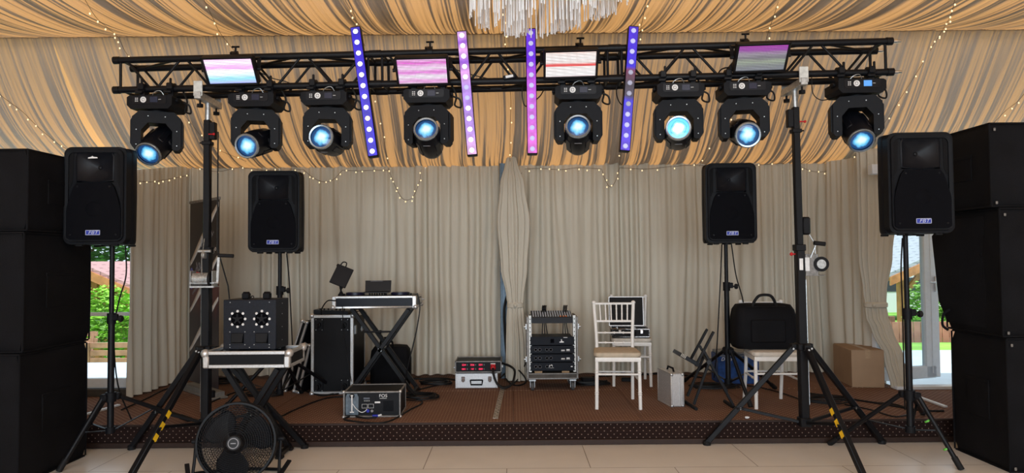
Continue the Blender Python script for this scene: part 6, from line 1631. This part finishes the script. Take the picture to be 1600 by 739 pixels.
def tcable(label, pts, r=.005): m = MB(); m.tube(spline(pts, 8), r, 6); tag(m.build('truss_cable', CABLE), label, 'cable', 'thin cables draped along the truss')
tcable('thin cable looping left of the violet light bar under the truss', [P(826, 118, 5.46), P(818, 132, 5.40), P(816, 150, 5.38), P(822, 166, 5.40), P(842, 152, 5.45), P(850, 140, 5.50)])
tcable('thin cable looping left of the rightmost light bar under the truss', [P(985, 104, 5.42), P(972, 118, 5.38), P(963, 140, 5.36), P(968, 160, 5.38), P(980, 166, 5.42), P(986, 150, 5.50)])
tcable('thin cable sagging between the leftmost light panel and the truss tube', [P(404, 112, 5.40), P(425, 122, 5.42), P(448, 128, 5.46), P(470, 138, 5.44)], .004)
tcable('thin cable loop hanging from the truss right of the right crank stand', [P(1268, 118, 5.30), P(1270, 145, 5.28), P(1282, 156, 5.28), P(1298, 154, 5.30), P(1312, 148, 5.40)], .004)
tcable('bunch of cable behind the top of the dim striped light panel', [P(1120, 118, 5.44), P(1128, 108, 5.40), P(1142, 106, 5.40), P(1152, 114, 5.42), P(1166, 122, 5.45)], .006)
tcable('thin cable from the pink light panel to the pale light bar', [P(703, 106, 5.40), P(722, 112, 5.46), P(742, 118, 5.46), P(768, 124, 5.48)], .004)
# ================================================================== FAIRY LIGHTS AND HANGING FRINGE
BULB = emit_mat('warm fairy bulb', (1.0, .76, .42), 1.6)
def ceil_hit(x, y):
    d = ray(x, y); best = None
    t = 3.0
    while t < 9:
        p = CAM + d * t
        if p.z > ceil_z(p.y) - .035: return p
        t += .01
    return CAM + d * (7.5 / d.y)
bm_ = MB(); bm_.ball((0, 0, 0), .0066, 8, 6, (1, 1, 1.3)); BULB0 = None
def garland(label, pts, n, group, wire=.0022):
    global BULB0
    pp = spline(pts, 8); t = tag(MB_wire(pp, wire), label, 'string lights', group)
    L = [0]
    for a, b in zip(pp, pp[1:]): L.append(L[-1] + (b - a).length)
    rnd = random.Random(len(label) + n)
    for k in range(n):
        s = L[-1] * (k + .5 + rnd.uniform(-.2, .2)) / n; i = max(j for j in range(len(L)) if L[j] <= s); i = min(i, len(pp) - 2)
        q = pp[i].lerp(pp[i + 1], (s - L[i]) / max(1e-6, L[i + 1] - L[i])) + Vector((rnd.uniform(-.02, .02), -.012, rnd.uniform(-.03, .0)))
        if BULB0 is None: o = bm_.build('bulb', BULB, t); BULB0 = o
        else: o = BULB0.copy(); COL.objects.link(o); o.parent = t
        o.location = q
    return t
def MB_wire(pp, r): m = MB(); m.tube(pp, r, 4); return m.build('string_lights', WIRE)
gC = 'fairy light strings on the ceiling drape'
def cstring(label, pix, n): return garland(label, [ceil_hit(*p) + Vector((0, -.0, -.015)) for p in pix], n, gC)
cstring('fairy light string on the ceiling drape above the left end of the truss', [(128, -12), (150, 24), (170, 42), (186, 58), (200, 84), (238, 120), (290, 180), (330, 225), (385, 250)], 16)
cstring('fairy light string crossing the drape above the leftmost light panel', [(318, -5), (334, 28), (345, 50), (375, 88)], 5)
cstring('fairy light string dropping behind the leftmost leaning light bar', [(543, -5), (552, 15), (566, 60), (580, 95), (592, 170), (606, 255)], 12)
cstring('fairy light string running straight down the drape at the centre', [(790, -5), (788, 50), (792, 90), (798, 150), (797, 200), (797, 250)], 13)
cstring('fairy light string behind the rightmost light bar', [(1010, -5), (1005, 22), (998, 60), (985, 130), (975, 190), (968, 256)], 10)
cstring('fairy light string on the drape left of the right crank stand', [(1216, 0), (1203, 40), (1180, 110), (1140, 180), (1115, 222), (1092, 258)], 12)
cstring('fairy light string on the drape right of the truss end, sloping down left', [(1492, -5), (1486, 20), (1474, 42), (1456, 72), (1432, 112), (1414, 140), (1398, 165), (1380, 192), (1350, 225), (1322, 250)], 20)
cstring('fairy light string on the drape at the far left above the cover stack', [(-5, 140), (8, 152), (35, 172), (58, 195), (78, 212), (96, 226), (122, 238)], 9)
cstring('fairy light string on the drape at the far right above the cover stack', [(1605, 138), (1590, 156), (1572, 170), (1552, 190), (1535, 202)], 6)
gK = 'fairy light strings along the curtain top'
YK = BACK - .10
def kstring(label, pix, n): return garland(label, [P(x, y, YK) for x, y in pix], n, gK)
garland('fairy light string along the top of the left side curtain', [Vector((XL + .06, 6.66, 2.28)), Vector((XL + .07, 6.9, 2.30)), Vector((XL + .07, 7.3, 2.38)), Vector((XL + .10, 7.6, 2.45))], 9, gK)
kstring('fairy light string along the curtain top behind the left crank stand', [(305, 262), (340, 268), (375, 262), (415, 266), (440, 264), (474, 265)], 10)
kstring('shallow hanging loop of fairy lights right of the back left loudspeaker', [(474, 265), (490, 278), (506, 284), (520, 281), (535, 266)], 8)
kstring('straight run of fairy lights on the curtain behind the leftmost light bar', [(535, 266), (560, 267), (585, 266), (607, 266)], 5)
kstring('deep hanging loop of fairy lights under the pink light bars at left', [(607, 263), (613, 280), (622, 300), (632, 312), (645, 308), (655, 285), (658, 265)], 13)
kstring('short clump of fairy lights hanging at the top of the centre curtain column', [(800, 258), (808, 266), (802, 276), (812, 282), (806, 288), (815, 270)], 8) 
kstring('fairy light string along the curtain top right of the centre column', [(820, 264), (845, 263), (875, 265), (905, 262), (940, 264)], 8)
kstring('narrow hanging loop of fairy lights under the rightmost light bar', [(940, 264), (946, 282), (954, 292), (962, 282), (968, 262)], 6)
kstring('fairy light string along the curtain top between the loop and the right loudspeaker', [(968, 262), (1010, 264), (1050, 260), (1090, 258), (1130, 262), (1180, 258), (1225, 255)], 10)
kstring('shallow loop of fairy lights right of the right crank stand', [(1250, 260), (1272, 268), (1300, 266), (1325, 256)], 7)

# hanging fringe lamp: rings of white cord
fx, fy = .255, 4.55
fl = thing('fringe_chandelier', 'round hanging lamp of long white cord fringe at the top centre', 'hanging lamp', (fx, fy, 3.30))
m = MB()
RG = [.52, .47, .42, .36, .29, .21]
for r_ in RG: m.lathe([(r_ - .005, .12), (r_ + .005, .12), (r_ + .005, .135), (r_ - .005, .135), (r_ - .005, .12)], None, 48)
for k in range(3): a = k * PI / 3; m.bar((-.52 * math.cos(a), -.52 * math.sin(a), .135), (.52 * math.cos(a), .52 * math.sin(a), .135), .02, .008)
m.build('ring_frame', mat('white hoop', (.7, .7, .7), .5), fl)
m = MB(); m.cyl((0, 0, .13), (0, 0, ceil_z(fy) - 3.30 + .05), .004); m.cyl((0, 0, .10), (0, 0, .14), .03); m.build('suspension', WIRE, fl)
rnd = random.Random(5); m = MB()
for gi, r_ in enumerate(RG):
    n = int(r_ * 230)
    for k in range(n):
        if math.sin(k * .47 + gi) > .15: continue
        a = 2 * PI * k / n + rnd.uniform(-.008, .008); x, y = r_ * math.cos(a), r_ * math.sin(a)
        drop = .150 + (.52 - r_) * .42 + .05 * math.cos(a + 2.6) + rnd.uniform(-.018, .018)
        dx = rnd.uniform(-.008, .008); m.tube([(x, y, .125), (x + dx * .4, y, -.05), (x + dx, y + rnd.uniform(-.006, .006), -drop - .0)], .0040, 4)
tag(m.build('cord_fringe', mat('white cord', (.90, .92, .94), .7, var=.04), fl), kind='stuff')
